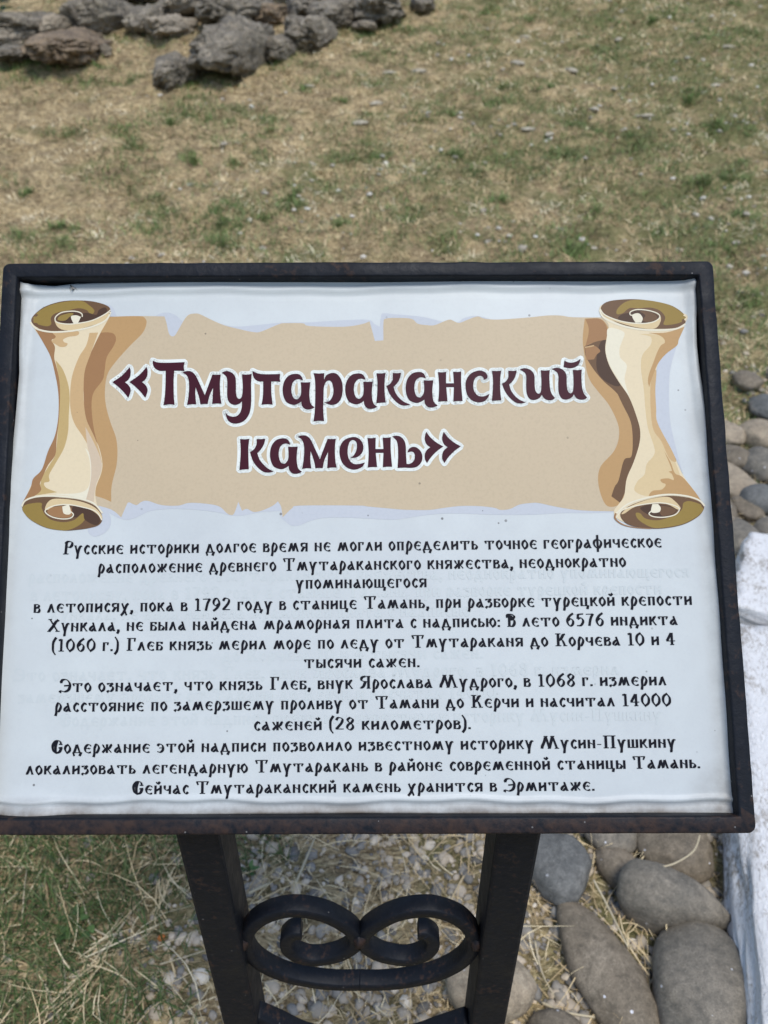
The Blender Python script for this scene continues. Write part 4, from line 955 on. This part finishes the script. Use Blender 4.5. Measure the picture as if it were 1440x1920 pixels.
def blades(P, az, L, Wd, lean, bend, tone, name, curl=0.0):
    """curved ribbons: lean = angle from upright at the base, growing by bend toward the tip"""
    n = len(P); K = 5 if curl else 4
    cu = RNG.normal(0, curl, n) if curl else np.zeros(n); kink = (RNG.random(n) < 0.3)*RNG.normal(0, 0.7, n)*(1 if curl else 0)
    h = np.stack([np.cos(az), np.sin(az), np.zeros(n)], -1); s = np.stack([-np.sin(az), np.cos(az), np.zeros(n)], -1)
    upv = np.array([0, 0, 1.0])
    pts = [P]; cur = P.copy()
    for k in range(1, K):
        a = lean + bend*(k/(K-1)); zz = az + cu*k + (kink if k >= 3 else 0)
        h = np.stack([np.cos(zz), np.sin(zz), np.zeros(n)], -1)
        cur = cur + (h*np.sin(a)[:, None] + upv*np.cos(a)[:, None])*(L/(K-1))[:, None]; pts.append(cur.copy())
    V = np.zeros((n, 2*K-1, 3)); 
    prof = [0.8, 1.0, 0.85, 0.6] if K == 5 else [0.8, 1.0, 0.7]
    for k in range(K-1):
        V[:, 2*k] = pts[k] - s*(Wd*prof[k]/2)[:, None]; V[:, 2*k+1] = pts[k] + s*(Wd*prof[k]/2)[:, None]
    V[:, 2*K-2] = pts[-1]
    b = (np.arange(n)*(2*K-1))[:, None]
    Q = np.concatenate([b + np.array([[2*k, 2*k+1, 2*k+3, 2*k+2]]) for k in range(K-2)]); T3 = b + np.array([[2*K-4, 2*K-3, 2*K-2]])
    return mesh_np(name, V.reshape(-1, 3), [Q, T3], np.repeat(tone, 2*K-1))
def zs(x, y): return np.array([terrain(a, b) for a, b in zip(x, y)])
def slope_spots(n):
    y = 1.6 + (10.5-1.6)*RNG.random(n)**1.15; x = (RNG.random(n)-0.5)*2*(0.9+0.56*y)
    return x, y
# dry thatch over the slope
n = 150000; x, y = slope_spots(n)
kp = np.array([mnoise.fractal(Vector((a*5, b*5, 1.2)), 0.7, 2.0, 3) for a, b in zip(x, y)]) > RNG.uniform(-0.7, 0.35, n); x, y = x[kp], y[kp]; n = len(x); z = zs(x, y)
L = RNG.uniform(0.02, 0.075, n)*(0.8+0.06*y); Wd = RNG.uniform(0.0014, 0.0046, n)*(0.8+0.14*y)
dry = blades(np.stack([x, y, z+0.002], -1), RNG.uniform(0, 2*PI, n), L, Wd, RNG.uniform(0.9, 1.5, n), RNG.uniform(-0.1, 0.35, n), np.clip(0.5*RNG.random(n) + 0.28 + 0.85*np.array([mnoise.fractal(Vector((a*3.4, b*3.4, 7.7)), 0.6, 2.3, 3) for a, b in zip(x, y)]), 0, 1), 'dry_thatch', 0.25)
STRAW = tone_mat('straw', [(0.0, (0.122, 0.083, 0.040)), (0.3, (0.407, 0.290, 0.149)), (0.6, (0.692, 0.530, 0.293)), (0.9, (0.845, 0.703, 0.436)), (1.0, (0.865, 0.764, 0.535))])
tag(link('dry_grass', dry, STRAW), 'flattened straw coloured dead grass covering the slope', 'dry grass', kind='stuff')
# green grass: clumps
def green(n, cx, cy, rad, hmin, hmax):
    x, y = [], []
    sub = [(RNG.normal(0, 0.55), RNG.normal(0, 0.45), RNG.uniform(0.12, 0.5)) for _ in range(RNG.integers(2, 6))]
    for k in range(n):
        a, b, c = sub[RNG.integers(len(sub))]
        x.append(cx + rad*(a + RNG.normal(0, c))); y.append(cy + rad*(b + RNG.normal(0, c)))
    return np.array(x), np.array(y), RNG.uniform(hmin, hmax, n)*RNG.uniform(0.6, 1.15)
gx, gy, gl, gt_ = [], [], [], []
tufts = [(255, 262, 22), (460, 212, 30), (497, 222, 22), (362, 302, 18), (450, 266, 14), (486, 292, 14), (420, 392, 26), (556, 402, 26), (30, 132, 62), (70, 120, 40), (66, 448, 40), (172, 446, 40), (122, 252, 26), (200, 236, 30), (1075, 462, 48), (1138, 402, 24), (1262, 346, 34), (1405, 406, 34), (780, 226, 26), (952, 162, 18), (750, 52, 26), (812, 22, 40), (1405, 66, 40), (1277, 30, 24), (380, 190, 40), (560, 120, 34), (640, 160, 40), (160, 160, 30), (275, 425, 30), (480, 440, 30), (660, 300, 24), (600, 350, 18), (900, 330, 30), (860, 230, 26), (1010, 320, 26), (1180, 280, 30), (1330, 250, 30), (1230, 120, 34), (1100, 230, 40), (1340, 470, 26), (220, 620, 10), (515, 245, 18), (300, 395, 20), (700, 110, 30), (1390, 330, 20), (1420, 560, 26), (1375, 590, 20)]
for k in range(60):
    py = 10 + 470*RNG.random(); px = 1440*RNG.random()**0.75; tufts.append((px, py, RNG.uniform(8, 26)))
for px, py, rp_ in tufts:
    p, t = ground_at(px, py); rad = rp_*t/F*1.6; k = int(60 + rp_*9)
    a, b, c = green(k, p.x, p.y, rad, 0.02, 0.075); gx.append(a); gy.append(b); gl.append(c); gt_.append(RNG.uniform(0.35, 1.0, k)*RNG.uniform(0.75, 1.0))
x, y = slope_spots(240000)
fld = np.array([mnoise.fractal(Vector((a*1.6, b*1.6, 4.4)), 0.8, 2.0, 4) for a, b in zip(x, y)]) + 0.09*np.clip(x, -1.6, 3) + 0.03
keep = fld > RNG.uniform(-0.25, 0.36, len(x)); x, y = x[keep], y[keep]
gx.append(x); gy.append(y); gl.append(RNG.uniform(0.02, 0.06, len(x))); gt_.append(RNG.uniform(0.25, 0.85, len(x)))
# lush strip left of the sign's legs
n = 17000; x = RNG.uniform(-1.0, -0.18, n); y = RNG.uniform(0.45, 1.5, n)
keep = np.array([mnoise.noise((a*4, b*4, 1.7))*0.35 + (-0.36-a)*2.0 + (b-0.62)*0.5 > RNG.uniform(-0.15, 0.35) for a, b in zip(x, y)])
x, y = x[keep], y[keep]
gx.append(x); gy.append(y); gl.append(RNG.uniform(0.025, 0.07, len(x))); gt_.append(RNG.uniform(0.0, 0.5, len(x)))
x, y, gl, tn = map(np.concatenate, (gx, gy, gl, gt_)); n = len(x); z = zs(x, y)
gm_ = blades(np.stack([x, y, z], -1), RNG.uniform(0, 2*PI, n), gl, RNG.uniform(0.0014, 0.003, n)*(0.8+0.12*y), RNG.uniform(0.15, 0.9, n), RNG.uniform(0.2, 0.9, n), tn, 'green_grass')
tag(link('green_grass', gm_, tone_mat('green_blades', [(0.0, (0.028, 0.042, 0.013)), (0.28, (0.065, 0.125, 0.027)), (0.5, (0.185, 0.205, 0.088)), (0.78, (0.175, 0.265, 0.075)), (1.0, (0.23, 0.375, 0.10))], 0.6)), 'short green grass tufts growing through the dead thatch', 'grass', kind='stuff')
# loose straw near the sign and over the gravel
def straw_spots():
    n1, n2 = 1500, 3400
    x = np.concatenate([RNG.uniform(-0.95, 0.5, n1), RNG.uniform(-0.4, 2.6, n2)]); y = np.concatenate([RNG.uniform(0.45, 1.35, n1), RNG.uniform(1.3, 3.8, n2)])
    return x, y
x, y = straw_spots(); n = len(x); z = zs(x, y)
L = 0.02 + 0.16*RNG.random(n)**2.2; Wd = RNG.uniform(0.001, 0.0024, n)
st = blades(np.stack([x, y, z+RNG.uniform(0.004, 0.016, n)], -1), RNG.uniform(0, 2*PI, n), L, Wd, RNG.uniform(1.2, 1.6, n), RNG.uniform(-0.25, 0.35, n), RNG.uniform(0.2, 0.95, n), 'loose_straw', 0.2)
tag(link('loose_straw', st, STRAW), 'loose pale straw scattered over the gravel at the foot of the sign', 'straw', kind='stuff')

bx_, ba_, bl_, bt_ = [], [], [], []
for k in range(58):
    if k < 24: cx, cy = RNG.uniform(-0.55, 0.6), RNG.uniform(0.52, 1.05)
    else: cx, cy = RNG.uniform(0.5, 2.0), RNG.uniform(1.6, 3.4)
    a0 = RNG.uniform(0, 2*PI); tn0 = RNG.uniform(0.4, 0.92)
    for j in range(RNG.integers(6, 18)):
        bx_.append((cx + RNG.normal(0, 0.012), cy + RNG.normal(0, 0.012))); ba_.append(a0 + RNG.normal(0, 0.3)); bl_.append(RNG.uniform(0.04, 0.16)); bt_.append(np.clip(tn0 + RNG.normal(0, 0.12), 0, 1))
bx_ = np.array(bx_); n = len(bx_)
bd = blades(np.column_stack([bx_, zs(bx_[:, 0], bx_[:, 1]) + RNG.uniform(0.006, 0.022, n)]), np.array(ba_), np.array(bl_), RNG.uniform(0.001, 0.0026, n), RNG.uniform(1.25, 1.55, n), RNG.uniform(-0.15, 0.3, n), np.array(bt_), 'straw_bundles', 0.16)
tag(link('straw_litter', bd, STRAW), 'bunched dry straw lying across the gravel', 'straw', kind='stuff')

n = 7000; x = RNG.uniform(-0.95, 0.75, n); y = RNG.uniform(0.45, 1.35, n); z = zs(x, y)
lt2 = blades(np.stack([x, y, z+RNG.uniform(0.003, 0.012, n)], -1), RNG.uniform(0, 2*PI, n), RNG.uniform(0.008, 0.04, n), RNG.uniform(0.0008, 0.002, n), RNG.uniform(1.1, 1.6, n), RNG.uniform(-0.3, 0.5, n), RNG.beta(1.5, 1.8, n), 'chaff', 0.3)
tag(link('chaff', lt2, STRAW), 'short broken chaff between the gravel and grass at the foot of the sign', 'straw', kind='stuff')

# long stalks that stand out
STK = plain('stalk', (0.50, 0.42, 0.27), 0.6)
def stalk(pts, label, r0=0.0022, r1=0.0009, lift=0.02):
    P = []
    for i, (px, py) in enumerate(pts):
        q, t = ground_at(px, py, lift); P.append(q)
    P = sm(P); n = len(P); V = []; Q = []
    for i, p in enumerate(P):
        d = (P[min(i+1, n-1)]-P[max(i-1, 0)]).normalized(); s = d.cross(Vector((0, 0, 1))).normalized(); u = s.cross(d)
        r = (r0 + (r1-r0)*i/(n-1))*(1+0.2*mnoise.noise(p*80))
        for k in range(6): V.append(p + s*(r*math.cos(k*PI/3)) + u*(r*math.sin(k*PI/3)))
    for i in range(n-1):
        for k in range(6): Q.append((i*6+k, i*6+(k+1) % 6, (i+1)*6+(k+1) % 6, (i+1)*6+k))
    caps = np.array([[5, 4, 3, 2, 1, 0], [(n-1)*6+k for k in range(6)]])
    o = link('stalk', mesh_np('stalk', [tuple(v) for v in V], [np.array(Q), caps]), STK, smooth=True)
    tag(o, label, 'stalk', 'dry stalks lying by the sign')
stalk([(80, 1890), (150, 1830), (210, 1760), (255, 1700), (300, 1655), (345, 1640)], 'longest dry stalk, lying slantwise up to the left leg', 0.0026)
stalk([(205, 1757), (170, 1735), (155, 1690), (133, 1667)], 'forked side twig bending up from the longest stalk', 0.0016)
stalk([(180, 1762), (150, 1738), (118, 1708)], 'short twig crossing the grass left of the forked one', 0.0018)
stalk([(42, 1722), (46, 1660), (52, 1610), (46, 1572)], 'thin pale stalk standing in green grass at far left', 0.0014)
stalk([(112, 1700), (126, 1655), (127, 1600)], 'thin pale stalk in green grass beside the short twig', 0.0014)
stalk([(85, 1845), (100, 1885), (118, 1925)], 'pale blade at the bottom left edge with a split end', 0.0022, 0.0032)
stalk([(122, 1870), (121, 1820), (113, 1775)], 'upright stalk crossing the foot of the longest one', 0.0013)
stalk([(300, 1808), (345, 1795), (385, 1782)], 'stalk lying level against the left leg', 0.0016)
stalk([(340, 1830), (365, 1860), (385, 1890)], 'stout straw stem left of the foot of the left leg', 0.002)
stalk([(230, 1920), (236, 1870), (232, 1845)], 'stem sticking up at the bottom left of the legs', 0.0017)
stalk([(455, 1680), (480, 1668), (505, 1656)], 'short thick stem beside the left leg above the ornament', 0.003, 0.003)
stalk([(548, 1672), (570, 1620), (590, 1572)], 'broad pale stem under the middle left of the frame', 0.003, 0.0016)
stalk([(1113, 1650), (1140, 1700), (1177, 1775)], 'straight stalk lying between the long tan cobble and the pointed one', 0.0022, 0.0014, 0.05)
stalk([(1222, 1628), (1262, 1620), (1300, 1596), (1312, 1566)], 'curved stalk bent over the brown rounded cobble', 0.0018, 0.0014, 0.10)
stalk([(1003, 1765), (1015, 1820), (1040, 1870)], 'dry stem between the right leg and the long tan cobble', 0.0022)
stalk([(1016, 1880), (1060, 1898), (1115, 1907)], 'brown stem lying at the bottom edge before the long tan cobble', 0.0026, 0.0018)
# orange fragment in the gravel
stone('brick_fragment', 305, 1767, 15, 13, plain('orange_brick', (0.55, 0.17, 0.035)), 'tiny orange fragment lying in the gravel left of the legs', 'fragment', None, rough=0.3, seed=5, sub=2, up=1.3)

# a leafy weed at the top left corner, and broad leaves near the legs
LEAF = tone_mat('leaf', [(0.0, (0.03, 0.06, 0.015)), (0.6, (0.06, 0.12, 0.03)), (1.0, (0.11, 0.19, 0.055))], 0.5)
def weed(px, py, h, rad, nl, label, ls, lift=0.0):
    p, t = ground_at(px, py, lift); b = Vector((p.x, p.y, terrain(p.x, p.y)))
    n = nl; az = RNG.uniform(0, 2*PI, n); r = rad*RNG.random(n)**0.6
    P = np.stack([b.x + r*np.cos(az), b.y + r*np.sin(az), b.z + h*RNG.random(n)**0.7], -1)
    rt = empty('weed', b); tag(rt, label, 'weed', 'weeds')
    m_ = blades(P, az + RNG.normal(0, 0.6, n), np.full(n, ls)*RNG.uniform(0.7, 1.2, n), np.full(n, ls*0.55), RNG.uniform(0.7, 1.2, n), RNG.uniform(0.2, 0.7, n), RNG.random(n), 'leaves')
    link('leaves', m_, LEAF, rt)
    ns = 7; az2 = RNG.uniform(0, 2*PI, ns)
    link('stems', blades(np.tile(np.array(b), (ns, 1)), az2, np.full(ns, h*1.15), np.full(ns, ls*0.1), np.full(ns, 0.15), np.full(ns, 0.35), RNG.random(ns), 'stems'), LEAF, rt)
weed(4, 62, 0.42, 0.22, 130, 'dark green leafy weed at the top left corner beside the boulders', 0.10)
weed(468, 1640, 0.015, 0.018, 9, 'tiny green seedling in the gravel right of the left leg', 0.016)
weed(150, 1755, 0.02, 0.03, 12, 'low broad leaved weed under the forked twig', 0.022)

# a gnat on the sheet
INS = plain('insect', (0.03, 0.028, 0.024), 0.5)
gn_root = empty('gnat', sheet_pt(134, 540, 0.0)); tag(gn_root, 'small dark gnat resting on the upper left of the white sheet', 'insect')
def blob_mesh(name, items):
    V = []; Fs = []
    for (px, py), (ra, rb), ang, h in items:
        u, v = on_board(px, py)
        o = len(V)
        for q in IV:
            a, b = q[0]*ra, q[1]*rb
            V.append(tuple(bw(u + a*math.cos(ang)-b*math.sin(ang), v + a*math.sin(ang)+b*math.cos(ang), relief(px, py) + h + q[2]*rb)))
        Fs.append(IF+o)
    return V, Fs
V, Fs = blob_mesh('body', [((133, 535.5), (0.0006, 0.0005), 0, 0.0014), ((134.5, 538), (0.0010, 0.0006), -1.0, 0.0014), ((137, 542.5), (0.0016, 0.00045), -1.0, 0.0013)])
o = len(V); Q = []
for a, b in (((134, 537), (131, 543)), ((134, 538), (133.5, 549)), ((135, 539), (140, 548)), ((135, 538), (146, 545)), ((134, 536.5), (130.5, 538)), ((135, 538), (144, 541))):
    ua, va = on_board(*a); ub, vb = on_board(*b)
    pa = bw(ua, va, relief(*a)+0.0013); pb = bw(ub, vb, relief(*b)+0.0003); pm = (pa+pb)/2 + BN*0.001
    for p0, p1 in ((pa, pm), (pm, pb)):
        d = (p1-p0).cross(BN).normalized()*0.00009; k = len(V)
        V += [tuple(p0-d), tuple(p0+d), tuple(p1+d), tuple(p1-d)]; Q.append((k, k+1, k+2, k+3))
link('body', mesh_np('body', V, [np.concatenate(Fs), np.array(Q)]), INS, gn_root)
for a, b, c in (((135, 538), (142, 542), (139.5, 545)), ((135, 539), (136.5, 548), (139, 545.5))):
    V = [tuple(bw(*on_board(*q), relief(*q)+0.0021)) for q in (a, b, c)]
    link('wing', mesh_np('wing', V, [np.array([(0, 1, 2)])]), plain('wing_film', (0.25, 0.24, 0.22), 0.3), gn_root)
print('board foot', foot, 'verts', len(PV))
